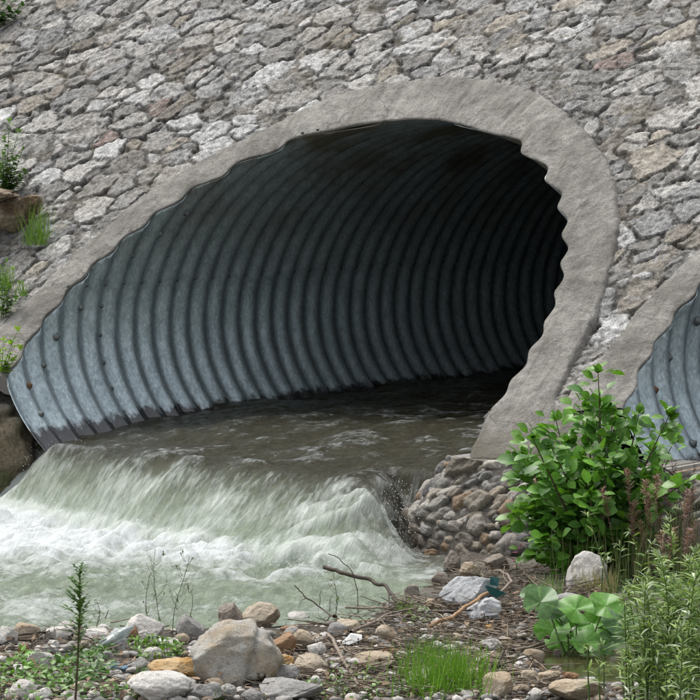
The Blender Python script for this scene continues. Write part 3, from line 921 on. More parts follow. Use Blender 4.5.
ROCKS = [
    # u, v base, w, h, material, label, opts
    (178, 684, 64, 25, 'ochre', 'ochre yellow slab of rock left of the big two-lobed boulder', dict(tilt=.10, cuts=10, dscale=.6)),
    (158, 703, 66, 30, 'white', 'smooth pale grey flat rock at the bottom edge in front of the ochre slab', dict(cuts=3, rough=.1, tilt=.08)),
    (143, 642, 44, 27, 'white', 'white rounded rock at the water edge with a brown stone against it', dict(cuts=6)),
    (133, 642, 17, 18, 'rust', 'reddish brown stone leaning on the white waterside rock', dict(cuts=5)),
    (147, 646, 18, 16, 'white', 'small pinkish white stone right of the reddish brown stone', dict(cuts=4)),
    (190, 642, 30, 27, 'grey', 'grey brown rock at the water edge behind the thin seed stalks', dict(cuts=8)),
    (166, 648, 26, 9, 'white', 'thin flat white slab between the white rock and the big boulder', dict(cuts=6, boxy=.4)),
    (231, 629, 27, 26, 'brown', 'angular brown pointed rock behind the big boulder', dict(cuts=10, boxy=.3)),
    (260, 627, 40, 24, 'tan', 'wide grey tan rock beside the pointed brown rock', dict(cuts=9, tilt=-.06)),
    (284, 655, 25, 24, 'rust', 'orange brown wedge rock right of the big boulder', dict(cuts=9, tilt=.5)),
    (302, 652, 27, 21, 'tan', 'angular tan rock leaning beside the orange wedge', dict(cuts=10, tilt=.25)),
    (284, 668, 22, 13, 'ochre', 'small ochre stone under the orange wedge rock', dict(cuts=6)),
    (312, 677, 37, 22, 'tan', 'tan rock with rounded white top near the twig pile', dict(cuts=6, tilt=.2)),
    (285, 684, 30, 18, 'grey', 'small mid grey rock at the foot of the tan one', dict(cuts=6)),
    (316, 690, 14, 14, 'white', 'small white pebble rock between grass blades', dict(cuts=4)),
    (291, 703, 66, 22, 'grey', 'layered pale grey slab at the bottom edge right of the big boulder', dict(cuts=10, boxy=.5, rough=.1)),
    (204, 702, 40, 18, 'grey', 'dark grey rounded rock at the bottom edge below the big boulder', dict(cuts=6)),
    (188, 692, 16, 14, 'white', 'small white stone between ochre slab and bottom rocks', dict(cuts=5)),
    (228, 700, 18, 15, 'grey', 'grey brown cobble right of the dark bottom rock', dict(cuts=6)),
    (252, 704, 22, 14, 'grey', 'low grey cobble by the layered slab', dict(cuts=6)),
    (297, 623, 26, 11, 'white', 'low white rock at the water edge right of the tan rocks', dict(cuts=6)),
    (291, 634, 22, 8, 'rust', 'flat rusty stone in front of the low white waterside rock', dict(cuts=6)),
    (256, 646, 26, 16, 'white', 'pale round stone tucked behind the big boulder', dict(cuts=3)),
    (42, 671, 30, 20, 'white', 'elongated tilted white rock among the green weeds', dict(tilt=.62, cuts=7)),
    (22, 698, 29, 17, 'white', 'pale rock at the bottom left corner', dict(cuts=5)),
    (46, 701, 13, 13, 'white', 'small white stone right of the bottom left rock', dict(cuts=5)),
    (71, 703, 18, 12, 'white', 'low white stone at the foot of the thistle stem', dict(cuts=5)),
    (8, 646, 20, 19, 'white', 'pinkish pale rock at the left edge by the water', dict(cuts=7)),
    (27, 643, 26, 19, 'tan', 'peaked tan white rock by the water at left', dict(cuts=9)),
    (57, 641, 24, 12, 'white', 'low white rock on the water edge left of the thistle', dict(cuts=5)),
    (96, 641, 30, 12, 'white', 'flat pale slab right of the thistle stem', dict(cuts=6, tilt=.22, boxy=.3)),
    (53, 651, 13, 11, 'white', 'small pale stone below the reed stem', dict(cuts=5)),
    (23, 660, 12, 15, 'rust', 'pink brown stone at left among sticks', dict(cuts=6)),
    (3, 668, 12, 12, 'white', 'pale stone cut by the left edge', dict(cuts=5)),
    (117, 651, 20, 22, 'blue', 'upright pale blue grey stone left of the green ground weeds', dict(cuts=8)),
    (139, 672, 22, 14, 'grey', 'mossy grey stone above the smooth flat rock', dict(cuts=6)),
    (137, 690, 22, 14, 'tan', 'cream stone between mossy stone and the smooth flat rock', dict(cuts=7)),
    (470, 607, 62, 31, 'blue', 'large pale blue grey boulder at the foot of the cobble footing', dict(cuts=5, tilt=-.2, dscale=.6)),
    (484, 622, 36, 23, 'blue', 'rough crumbly pale rock below the blue grey boulder', dict(cuts=10, rough=.3)),
    (588, 590, 42, 37, 'white', 'pale boulder under the green shrub', dict(cuts=0, rough=.16, tilt=.15, dscale=.7)),
    (371, 671, 46, 17, 'tan', 'flat tan rock left of the bright grass tuft', dict(cuts=6)),
    (391, 656, 24, 9, 'rust', 'flat brown stone behind the flat tan rock', dict(cuts=6)),
    (497, 699, 32, 29, 'tan', 'tilted oval tan rock right of the bright grass tuft', dict(cuts=3, tilt=.6, dscale=.4)),
    (491, 650, 24, 11, 'white', 'low pale stone in the dead twigs right of the grass', dict(cuts=6)),
    (438, 650, 16, 9, 'white', 'white pebble behind the bright grass tuft', dict(cuts=4)),
    (433, 609, 16, 10, 'tan', 'small yellowish stone at the end of the black branch', dict(cuts=5)),
    (348, 634, 26, 14, 'tan', 'half buried tan stone at the left of the twig pile', dict(cuts=6)),
    (489, 632, 8, 7, 'ochre', 'little orange pebble on the twigs under the crumbly rock', dict(cuts=3)),
    (550, 685, 24, 16, 'tan', 'pale brown stone on the near edge of the puddle', dict(cuts=6, tilt=.4)),
    (571, 682, 18, 9, 'rust', 'brown stone lying in the puddle edge', dict(cuts=6)),
    (578, 703, 58, 22, 'tan', 'broad cream rock at the bottom edge under the puddle', dict(cuts=5)),
    (590, 683, 16, 6, 'blue', 'small grey flat stone in the puddle', dict(cuts=6)),
    (612, 612, 24, 14, 'grey', 'grey stone behind the broad green leaves', dict(cuts=6)),
    (566, 606, 30, 12, 'grey', 'flat grey stone half hidden behind the broad leaves', dict(cuts=6)),
    (470, 577, 22, 15, 'tan', 'yellowish stone between footing and blue grey boulder', dict(cuts=6)),
    (452, 572, 18, 22, 'brown', 'dark wet brown stone at the toe of the footing', dict(cuts=9)),
    (440, 586, 18, 14, 'brown', 'dark wet stone at the end of the falling water', dict(cuts=9)),
    (497, 570, 26, 16, 'brown', 'dark brown stone in earth below the cobbles', dict(cuts=8)),
    (412, 598, 16, 14, 'brown', 'wet brown stone standing in the water edge beside the black branch', dict(cuts=9)),
]
for i, (u, vb, w, h, m, lab, kw) in enumerate(ROCKS):
    rock(u, vb, w, h, m, lab, 200 + i, group='rocks on the stream bank', **kw)

rock(0, 0, 52, 34, 'brown', 'dark mossy rock at the foot of the earth block left of the waterfall', 771, P=np.array([-1.98, -.62, -1.06]), cuts=6, group='rocks on the stream bank')
rock(0, 0, 30, 22, 'brown', 'smaller wet brown rock in the foam at the left edge', 772, P=np.array([-1.62, -.42, -1.06]), cuts=6, group='rocks on the stream bank')
# smaller stones strewn over the bank: nothing tells one from the next within its patch
rs = np.random.default_rng(404)
PATCH = [((0, 632, 115, 702), 16, ['white', 'white', 'tan', 'grey'], 'small stone strewn among the weeds and sticks near the thistle'),
         ((120, 640, 225, 703), 12, ['white', 'grey', 'white', 'tan'], 'small stone strewn round the ochre slab and smooth flat rock'),
         ((262, 628, 345, 702), 17, ['white', 'grey', 'tan', 'rust', 'white'], 'small stone strewn right of the big boulder'),
         ((345, 640, 420, 702), 9, ['tan', 'grey', 'white'], 'small stone strewn left of the bright grass tuft'),
         ((480, 640, 560, 702), 10, ['tan', 'white', 'brown'], 'small stone strewn between the bright grass tuft and the puddle')]
kk_ = 0
for (u0, v0, u1, v1), n, mats, lab in PATCH:
    for _ in range(n):
        w_ = float(rs.uniform(9, 22)); kk_ += 1
        rock(float(rs.uniform(u0, u1)), float(rs.uniform(v0, v1)), w_, w_ * float(rs.uniform(.45, .75)), mats[rs.integers(len(mats))], lab, 900 + kk_, tilt=float(rs.normal(0, .25)), cuts=int(rs.integers(1, 7)), sink=.28, group=lab.replace('small stone', 'small stones'), sub=4)

# the big two-lobed boulder: one continuous lump with a cleft
Pb = at(236, 688); mp_ = depth(Pb) / F
V1, F1 = lump((1, .8, .85), 311, 5, .24, 8, .0, .08)
x, y, z = V1[:, 0], V1[:, 1], V1[:, 2]
cl = x - .19 - .12 * z + .03 * fbm(z * 6, y * 6, seed=2)
V1 = V1 * (1 - .17 * np.exp(-(cl / .045) ** 2))[:, None]
V1[:, 2] -= np.where(cl > 0, .10 * sstep(0, .1, cl), 0) * (V1[:, 2] > -.1)
V1 = V1 * np.array([96 * mp_, 80 * mp_, 88 * mp_])
bb = link('boulder', mesh_np('boulder', V1, F1), ROCKM['patch'])
bb.rotation_euler = (0, 0.1, YAW)
bb.location = (Pb[0] + VR[0] * .12, Pb[1] + VR[1] * .12, Pb[2] + 28 * mp_)
tag(bb, 'biggest boulder, grey with ochre patches and a cleft down its right side', 'boulder')


def earth_lump(name, loc, size, seed, label, cat, cfun, rough=.28, cuts=9, boxy=.5, rz=0.0, sub=5, fine=.10, ry=0.0):
    V, Fc = lump(size, seed, sub, rough, cuts, boxy, fine)
    c = cfun(V + np.array(loc), V / np.array(size))
    o = link(name, mesh_np(name, V, Fc, c), M_EARTH); o.location = loc; o.rotation_euler = (0, ry, rz)
    if label: tag(o, label, cat)
    return o


def c_bank(P, q):
    n = fbm(P[:, 0] * 6, P[:, 1] * 6, P[:, 2] * 6, 5, 4)
    k = sstep(-.62, -.52, P[:, 2] + .12 * n)[:, None]
    c = np.array([.20, .165, .115]) * (1 - k) + np.array([.40, .375, .33]) * k
    g = sstep(.05, .25, n - (P[:, 2] + .95) * .8)[:, None]
    return c * (1 - .6 * g) + np.array([.05, .085, .02]) * .6 * g


earth_lump('bank_buttress', (-2.36, 0.0, -0.70), (1.45, 1.25, 1.26), 501, 'crumbling concrete and mossy earth block left of the waterfall', 'earth bank', c_bank, boxy=.72, rough=.2, fine=.16, ry=-.22)


def c_ledge(P, q):
    n = fbm(P[:, 0] * 9, P[:, 1] * 9, P[:, 2] * 9, 6, 4)
    k = sstep(-.2, .35, n)[:, None]
    return np.array([.11, .075, .045]) * (1 - k) + np.array([.25, .20, .15]) * k


Lp = on_slope(10, 222, .05)
ledge = empty('earth_ledge', tuple(Lp)); tag(ledge, 'brown broken earth ledge under a flat slab, left edge of the wall', 'earth ledge')
o = earth_lump('slab', (-.22, -.02, .17), (.86, .46, .13), 511, None, None, c_ledge, .3, 14, .6, fine=.2); o.parent = ledge
for i, (dx, dy, dz, sx, sy, sz) in enumerate([(-.02, .02, .04, .34, .4, .24), (-.32, .0, .0, .4, .4, .34), (-.12, -.10, -.14, .34, .34, .2), (-.34, -.16, -.24, .36, .34, .26), (.12, .08, .1, .16, .2, .16), (-.6, -.1, -.12, .4, .4, .4), (-.16, -.2, -.3, .22, .22, .16)]):
    o = earth_lump('rubble', (dx, dy, dz), (sx, sy, sz), 520 + i, None, None, c_ledge, .25, 16, .35, sub=4, fine=.18); o.parent = ledge

# ------------------------------------------------------------------ water
def water():
    wx = axis([(-60, -10, 2), (-10, -4, .25), (-4, -2.2, .05), (-2.2, 3.2, .02), (3.2, 5, .1)])
    wy = axis([(-60, -12, 2), (-12, -5, .2), (-5, -2.6, .04), (-2.6, 1.2, .02), (1.2, 4.5, .04), (4.5, 11, .15)])
    X, Y = np.meshgrid(wx, wy, indexing='ij')
    yl, yf = fallmap(X)
    yl = yl + .05 * fbm(X * 3.5, X * 0, seed=2, oct=3); yf = yf + .09 * fbm(X * 3, X * 0 + 4, seed=3, oct=3)
    t = np.clip((yl - Y) / (yl - yf), 0, 1)
    draw = 0.085 * (1 - sstep(0, 1.6, Y - yl))
    zu = ZW - draw
    prof = t ** 1.55 * (1 - .25 * t) / .75
    z = zu + (ZPOOL - zu) * np.clip(prof, 0, 1)
    # spill over the left edge
    side = sstep(-1.82, -1.40, X + .05 * fbm(Y * 6, X * 3, seed=8)) 
    inp = sstep(-0.05, .2, Y)
    er = 1.46 + np.maximum(-.36 - Y, 0) * .44
    sr = sstep(.08, -.34, X - er + .16 * fbm(Y * 5, X * 3, seed=18, oct=4)); inr = sstep(-.30, -.1, Y)
    sidef = np.maximum(side, inp) * np.maximum(sr, inr)
    z = ZPOOL + (z - ZPOOL) * sidef
    fall = sstep(0, .25, t) * (1 - sstep(.92, 1.0, t)) * 1.0
    fall = np.maximum(fall * sidef, (1 - sidef) * sidef * 3 * (Y > -1.3)); fall = np.clip(fall, 0, 1)
    dn = np.maximum(yf - Y, 0) * 1.0                       # distance below the foot of the fall
    up = np.maximum(Y - yl, 0)
    L = np.interp(X, [-2.5, -1, 0.3, 1.2, 2.2], [2.1, 1.8, 1.2, .6, .45])
    boil = np.exp(-(dn / L) ** 2) * sstep(.75, 1.0, t) * sidef + (1 - sidef) * .9 * (X < 0) * np.exp(-(np.maximum(-Y - .2, 0) / 1.6) ** 2)
    n1 = fbm(X * 2.6, Y * 2.2, seed=11, oct=5); n2 = fbm(X * 8, Y * 7, seed=12, oct=4); nb = np.abs(fbm(X * 5, Y * 5, seed=15, oct=4))
    # streaky swell inside the pipe, chutes on the fall, boil at the foot
    nf = fbm(X * 9 + .35 * Y, Y * 1.1, seed=13, oct=3); ns = fbm(X * 2.2, Y * .9, seed=14, oct=4); nr = fbm(X * 5, Y * 4, seed=16, oct=4)
    pool = sstep(.85, 1.0, t)
    z = z + (1 - t) * (.030 * ns + .030 * nr + .012 * n2) * sstep(-.1, .6, Y - yl + .4) + fall * (.032 * nf + .012 * n2)
    z = z + .05 * n2 * sstep(.9, 1.35, X) * fall
    z = z + pool * (.04 * n1 + .030 * n2 + .012 * fbm(X * 15, Y * 12, seed=19, oct=2)) + boil * (.028 * n1 + .038 * (nb - .12) + .034 * n2 + .016 * fbm(X * 20, Y * 17, seed=20, oct=3)) + .03 * boil * np.exp(-(dn / .35) ** 2)
    foam = .30 + .22 * nr + .25 * sstep(-.1, .8, t) * (1 - pool) + .10 * fall * ns + .06 * (1 - t) * sstep(.35, .0, up) 
    foam = foam + boil * (.40 + .5 * n1 + .45 * n2 + .6 * sstep(.7, -1.0, X))
    foam = foam - .1 * pool + pool * (.17 + .5 * fbm(X * 1.3, Y * .9, seed=17, oct=3)) * (1 - boil)
    # broken white crests inside
    crest = np.exp(-((Y - 2.4) / 1.3) ** 2) * sstep(-.9, .6, X) * .20 * sstep(.0, .4, nr) + .17 * np.exp(-(up / .5) ** 2) * sstep(.1, .5, ns + .4 * nr)
    foam = foam + crest * (1 - t)
    # standing wave against the near bank
    e = np.abs(seg_dist(X, Y, BANK[3:]))
    foam = foam + .38 * pool * np.exp(-(e / .22) ** 2) * sstep(1.9, .9, X)
    # right hand curtain against the cobbles
    foam = foam + (.16 + .5 * n2) * sstep(.95, 1.4, X + .15 * n1) * fall
    milk = np.clip(.03 + .9 * sstep(.05, .85, t) , 0, 1)
    fl = np.stack([X + .30 * Y * (t > 0), Y, 0 * X], -1)
    V = np.stack([X, Y, z], -1).reshape(-1, 3); Fq = grid_faces(len(wx), len(wy))
    # only where there is a channel
    hw = RX * np.sqrt(np.clip(1 - (z / RZB) ** 2, 0, 1)) + .01
    inside = (np.abs(X) < hw + .03)
    gz = ground_z(X, Y)
    ok = np.where(Y > 0.30, inside, (gz < z + .10) & (Y < .45))
    ok &= ~((X > 1.95) & (Y > -.55)) 
    ok &= ~((X < -1.66) & (Y > 0.3))
    ok &= seg_dist(X, Y, BANK[3:]) < .45
    keep = ok.ravel()[Fq].all(1)
    V, Fq, a, b, c, d = compact(V, Fq[keep], np.clip(foam, 0, 1.3).ravel(), milk.ravel(), fall.ravel(), fl.reshape(-1, 3))
    me = mesh_np('water', V, Fq, attrs={'foam': a, 'milk': b, 'fall': c, 'flow': d})
    return tag(link('water', me, M_WATER), kind='structure')


water()

# spray: broken drops thrown up along the fall
def spray():
    V0, F0 = ICO[1]; r = np.random.default_rng(77)
    Vs, Fs = [], []; k = 0

    def drop(c, s):
        nonlocal k
        v = V0 * s * r.uniform(.6, 1.5, 3) + np.array(c); Vs.append(v); Fs.append(F0 + k); k += len(V0)
    for _ in range(2200):                                   # foot of the fall
        x = r.uniform(-1.5, 1.9); yl, yf = fallmap(np.array(x))
        y = float(yf) + r.normal(-.05, .16); z = ZPOOL + .03 + abs(r.normal(0, .06)) * np.interp(x, [-1.5, 0, 1.9], [1, .9, .8])
        drop((x, y, z), .0008 + .0028 * r.random() ** 3)
    for _ in range(160):                                    # left corner of the lip
        x = r.uniform(-1.62, -1.2); y = r.uniform(-.12, .2)
        drop((x, y, ZW - .10 + r.normal(0, .025) - max(0, .1 - y) * .5), r.uniform(.0008, .0024))
    for _ in range(420):                                    # right curtain by the cobbles
        t = r.random(); x = 1.30 + .45 * t + r.normal(0, .08); y = -.35 - .75 * t + r.normal(0, .09)
        drop((x, y, -.70 - .33 * t + abs(r.normal(0, .03))), r.uniform(.0008, .0026))
    me = mesh_np('water_spray', np.concatenate(Vs), np.concatenate(Fs))
    tag(link('water_spray', me, M_FOAM), 'white drops splashing along the foot of the waterfall', 'spray', kind='stuff')


spray()

# puddle
a = np.linspace(0, 2 * np.pi, 49)[:-1]; rr = np.linspace(0, 1, 8)
A, R_ = np.meshgrid(a, rr, indexing='ij')
px = PUD[0] + .5 * R_ * np.cos(A) * VX[0] + .95 * R_ * np.sin(A) * VR[0]; py = PUD[1] + .5 * R_ * np.cos(A) * VX[1] + .95 * R_ * np.sin(A) * VR[1]
tag(link('puddle_water', mesh_np('puddle_water', np.stack([px, py, 0 * px - 1.035 + .0], -1), grid_faces(48, 8, True)), M_PUDDLE), kind='structure')


# ------------------------------------------------------------------ plants
class Stems:
    """every stem added becomes a mesh of its own"""
    def __init__(s): s.L = []

    def add(s, V, Fq, c):
        b = Batch(); b.add(V, Fq, c); s.L.append(b)

    def build(s, name, mat, parent, origin):
        s.L.sort(key=lambda b: -np.ptp(b.V[0], axis=0).max())
        rest = Batch(); n = 0
        for b in s.L:
            if n < 60 and np.ptp(b.V[0], axis=0).max() > .12: b.build(name, mat, parent, origin); n += 1


class Batch:
    def __init__(s): s.V, s.F, s.C, s.n = [], [], [], 0

    def add(s, V, Fq, c):
        V = np.asarray(V, float); s.V.append(V); s.F.append(np.asarray(Fq) + s.n); s.n += len(V)
        c = np.asarray(c, float); s.C.append(np.broadcast_to(c, (len(V), 3)))

    def build(s, name, mat, parent=None, origin=(0, 0, 0), smooth=True):
        V = np.concatenate(s.V) - np.array(origin)
        return link(name, mesh_np(name, V, np.concatenate(s.F), np.concatenate(s.C), smooth=smooth), mat, parent)


def leaf(b, base, d, up, L, W, c, fold=.25, curl=.3, prof=(0.08, .62, 1.0, .78, .02), tipc=None):
    d = d / np.linalg.norm(d); sd = np.cross(d, up); sd /= np.linalg.norm(sd) + 1e-9; n = np.cross(sd, d)
    k = len(prof); t = np.linspace(0, 1, k)
    mid = base + np.outer(t * L, d) - np.outer(curl * L * t * t, n)
    w = np.array(prof) * W * .5
    Lf = mid + np.outer(w, sd) + np.outer(w * fold, n); Rt = mid - np.outer(w, sd) + np.outer(w * fold, n)
    V = np.concatenate([Lf, mid, Rt])
    Fq = [(i, i + 1, k + i + 1, k + i) for i in range(k - 1)] + [(k + i, k + i + 1, 2 * k + i + 1, 2 * k + i) for i in range(k - 1)]
    b.add(V, Fq, c)


def tube(b, pts, r0, r1, c, k=5):
    pts = np.asarray(pts, float); n = len(pts)
    tg = np.gradient(pts, axis=0); tg /= np.linalg.norm(tg, axis=1, keepdims=True) + 1e-9
    ref = np.array([.31, .17, .93]) if abs(tg[0, 2]) < .8 else np.array([.9, .3, .1])
    s1 = np.cross(tg, ref); s1 /= np.linalg.norm(s1, axis=1, keepdims=True) + 1e-9; s2 = np.cross(tg, s1)
    r = np.linspace(r0, r1, n)
    a = 2 * np.pi * np.arange(k) / k
    V = pts[:, None] + r[:, None, None] * (np.cos(a)[None, :, None] * s1[:, None] + np.sin(a)[None, :, None] * s2[:, None])
    V = V.reshape(-1, 3)
    Fq = [(i * k + j, i * k + (j + 1) % k, (i + 1) * k + (j + 1) % k, (i + 1) * k + j) for i in range(n - 1) for j in range(k)]
    b.add(V, Fq, c)


def bend(p0, d, L, n, r, wob=.1, grav=0.0):
    p = np.array(p0, float); d = np.array(d, float); d /= np.linalg.norm(d); out = [p.copy()]
    for _ in range(n):
        d = d + r.normal(0, wob, 3) + np.array([0, 0, -grav]); d /= np.linalg.norm(d)
        p = p + d * L / n; out.append(p.copy())
    return np.array(out)


def frame(u, v, P):
    """point at pixel (u, v) in the vertical plane through P facing the camera"""
    d = ray(u, v); n = np.array([VR[0], VR[1], 0])
    return CAM + d * (((np.asarray(P) - CAM) @ n) / (d @ n))


G = lambda r, lo, hi: np.array(lo) + (np.array(hi) - np.array(lo)) * r


def shrub():
    r = np.random.default_rng(31)
    P = at(598, 572); P[2] -= .02
    root = empty('alder_shrub', tuple(P)); tag(root, 'bushy green broad-leaved shrub between the two pipes', 'shrub')
    st, lf = Stems(), Batch()
    tips = [(597, 366), (586, 405), (640, 408), (668, 410), (682, 448), (655, 450), (612, 420), (560, 420), (530, 428), (548, 436), (524, 470), (540, 490), (519, 512), (533, 545), (560, 470), (580, 450), (600, 450), (622, 455), (640, 470), (615, 490), (590, 500), (565, 510), (545, 525), (640, 500), (610, 530), (580, 540), (555, 555), (675, 470), (600, 400), (570, 440), (527, 452), (535, 505), (585, 480), (625, 435), (560, 535), (590, 428), (612, 470), (572, 490), (550, 460), (630, 520)]
    for (u, v) in tips:
        T = frame(u, v + 6, P); off = r.normal(0, .20)
        if v > 470 and abs(u - 590) < 60: off = r.normal(-.12, .18)
        T = T + np.array([VR[0], VR[1], 0]) * off
        m = (P + T) / 2 + np.array([0, 0, .08]) + r.normal(0, .05, 3)
        ts = np.linspace(0, 1, 12)[:, None]
        pts = (1 - ts) ** 2 * (P + r.normal(0, .03, 3) * np.array([1, 1, 0])) + 2 * ts * (1 - ts) * m + ts ** 2 * T
        tube(st, pts, .010, .0025, (.09, .07, .045))
        ax = T - m
        for i in range(46):
            t = r.uniform(.18, 1.0) ** .7
            q = (1 - t) ** 2 * P + 2 * t * (1 - t) * m + t ** 2 * T
            d = r.normal(0, 1, 3); d[2] = d[2] * .4 + .15; d = d / np.linalg.norm(d) + ax / np.linalg.norm(ax) * .4
            tw = q + d * r.uniform(.01, .085)
            L = r.uniform(.058, .095); shade = r.random()
            c = G(shade, (.05, .14, .024), (.16, .35, .05)) * r.uniform(.8, 1.2)
            if t > .92: c = np.array([.12, .25, .035]); L *= .8
            up = np.array([0, 0, 1]) + r.normal(0, .45, 3) - np.array([VR[0], VR[1], 0]) * .35
            leaf(lf, tw, d, up, L, L * r.uniform(.68, .85), c, .18, r.uniform(.05, .4), (.1, .7, .98, 1.0, .7, .08))
            if r.random() < .35: tube(st, np.array([q, tw]), .0016, .001, (.08, .1, .03), 3)
    # terminal clusters
        for i in range(7):
            d = ax / np.linalg.norm(ax) + r.normal(0, .6, 3); L = r.uniform(.04, .065)
            leaf(lf, T, d, np.array([0, 0, 1]) + r.normal(0, .4, 3), L, L * .75, np.array([.10, .23, .03]) * r.uniform(.7, 1.2), .2, .25, (.1, .7, .98, 1.0, .7, .08))
    st.build('stem', M_BARK, root, P); lf.build('foliage', M_LEAF, root, P)


shrub()


def willow(base_uv, tips, label, seed, nleaf=115, leafL=(.04, .075), name='willow_shrub', spread=.25, group=None):
    r = np.random.default_rng(seed)
    P = at(*base_uv)
    root = empty(name, tuple(P)); tag(root, label, 'shrub', group)
    st, lf = Stems(), Batch()
    for (u, v) in tips:
        off = r.normal(0, spread)
        Bq = frame(u + r.normal(0, 8) + (base_uv[0] - u) * .35, base_uv[1], P) + np.array([VR[0], VR[1], 0]) * off * .8; Bq[2] = P[2]
        T = frame(u, v, P) + np.array([VR[0], VR[1], 0]) * off
        ts = np.linspace(0, 1, 10)[:, None]; m = Bq * .4 + T * .6 + np.array([0, 0, .10]) + r.normal(0, .02, 3)
        pts = (1 - ts) ** 2 * Bq + 2 * ts * (1 - ts) * m + ts ** 2 * T
        tube(st, pts, .004, .0012, (.13, .15, .06), 4)
        Ln = np.linalg.norm(T - Bq)
        for i in range(int(nleaf * max(.4, Ln / .6))):
            t = r.uniform(.12, 1.0)
            q = (1 - t) ** 2 * Bq + 2 * t * (1 - t) * m + t ** 2 * T
            ang = i * 2.4 + r.normal(0, .3); d = np.array([math.cos(ang), math.sin(ang), r.uniform(.4, 1.3)])
            L = r.uniform(*leafL) * (1.1 - .35 * t)
            if r.random() < .16: c = np.array([.44, .50, .36]) * r.uniform(.8, 1.15)      # silvery underside
            else: c = G(r.random(), (.10, .19, .045), (.31, .41, .135))
            leaf(lf, q, d, np.array([0, 0, 1]) + r.normal(0, .3, 3), L, L * .16, c, .15, r.uniform(.1, .9), (.25, .8, 1.0, .75, .05))
        for i in range(6):
            d = (T - m) / np.linalg.norm(T - m) + r.normal(0, .35, 3)
            L = leafL[0] * .9
            leaf(lf, T, d, np.array([0, 0, 1]) + r.normal(0, .5, 3), L, L * .2, np.array([.28, .34, .22]) * r.uniform(.8, 1.3), .15, r.uniform(-.3, 1.0), (.25, .8, 1.0, .75, .05))
    st.build('stem', M_GSTEM, root, P); lf.build('foliage', M_LEAFM, root, P)


rw = np.random.default_rng(5)
tp = [(int(rw.uniform(625, 712)), int(rw.uniform(556, 660))) for _ in range(46)]
willow((672, 715), tp + [(674, 528), (690, 545), (656, 552), (640, 566), (632, 585), (700, 560)], 'dense narrow-leaved willow clump filling the bottom right corner', 61)
tp2 = [(int(rw.uniform(645, 715)), int(rw.uniform(610, 680))) for _ in range(26)]
willow((682, 735), tp2, 'nearest willow sprouts, lowest in the bottom right corner', 62, 40)
willow((606, 600), [(590, 520), (616, 540), (603, 548), (628, 528), (645, 535), (675, 512)], 'sparse willow shoots with pale curling tips in front of the broad-leaved shrub', 63, 20)
willow((592, 704), [(588, 641), (598, 664), (604, 650), (610, 672)], 'small willow seedling standing in front of the puddle', 64, 22)
willow((640, 705), [(622, 640), (634, 620), (645, 632), (626, 672)], 'thin willow sprouts at the right end of the puddle', 65, 26)


def plume_grass(base_uv, tips, label, seed, col=(.30, .185, .16), dens=120):
    r = np.random.default_rng(seed); P = at(*base_uv)
    root = empty('plume_grass', tuple(P)); tag(root, label, 'grass', 'feathery seed-head grasses by the shrub')
    st, pl = Batch(), Batch()
    for (u, v) in tips:
        off = r.normal(0, .2)
        T = frame(u, v, P) + np.array([VR[0], VR[1], 0]) * off
        Bq = frame(u * .7 + base_uv[0] * .3 + r.normal(0, 4), base_uv[1], P) + np.array([VR[0], VR[1], 0]) * off; Bq[2] = P[2]
        pts = np.array([Bq + (T - Bq) * t + np.array([0, 0, 0]) + VX[0] * 0 for t in np.linspace(0, 1, 6)])
        tube(st, pts, .0022, .0008, (.16, .14, .08), 3)
        Ln = np.linalg.norm(T - Bq); ph = min(.22, Ln * .6)
        for i in range(dens):
            t = 1 - (ph / Ln) * r.random(); q = Bq + (T - Bq) * t
            w = .045 * (1 - (1 - t) / (ph / Ln) * .3) * r.uniform(.2, 1) * np.sin(np.pi * min(1, .15 + (1 - t) / (ph / Ln)))
            a = r.uniform(0, 6.28); e = q + np.array([math.cos(a) * w, math.sin(a) * w, w * r.uniform(.2, 1.0)])
            c = np.array(col) * r.uniform(.6, 1.5)
            leaf(pl, q, e - q + 1e-5, np.array([0, 0, 1.]) + r.normal(0, .3, 3), max(np.linalg.norm(e - q), .008), .0045, c, 0, .1, (.3, 1, .3))
    for i in range(140):                                    # narrow blades
        a = r.uniform(0, 6.28); Bq = P + np.array([r.normal(0, .14), r.normal(0, .2), 0])
        leaf(st, Bq, np.array([math.cos(a) * .35, math.sin(a) * .35, 1]), np.array([math.cos(a), math.sin(a), 0]), r.uniform(.15, .36), .006, G(r.random(), (.07, .12, .03), (.2, .2, .09)), .2, r.uniform(.1, .6), (.9, 1, .8, .5, .05))
    st.build('stem', M_LEAFM, root, P); pl.build('seed_head', M_LEAFM, root, P)


plume_grass((655, 585), [(603, 488), (628, 470), (634, 500), (648, 495), (655, 472), (662, 505), (640, 520), (672, 492), (680, 480), (690, 505), (697, 490), (668, 520), (683, 522), (650, 515), (660, 485), (630, 515), (695, 520), (645, 478)], 'dense dusky pink feathery grass right of the broad-leaved shrub', 71, dens=240)
plume_grass((606, 575), [(600, 490), (575, 498), (612, 505)], 'single pinkish feathery plumes rising in front of the shrub leaves', 72, dens=170)
plume_grass((680, 560), [(668, 455), (676, 462), (684, 470), (690, 458), (660, 466), (695, 478)], 'dark brown thin seed stalks against the right pipe', 73, (.07, .045, .045), 60)


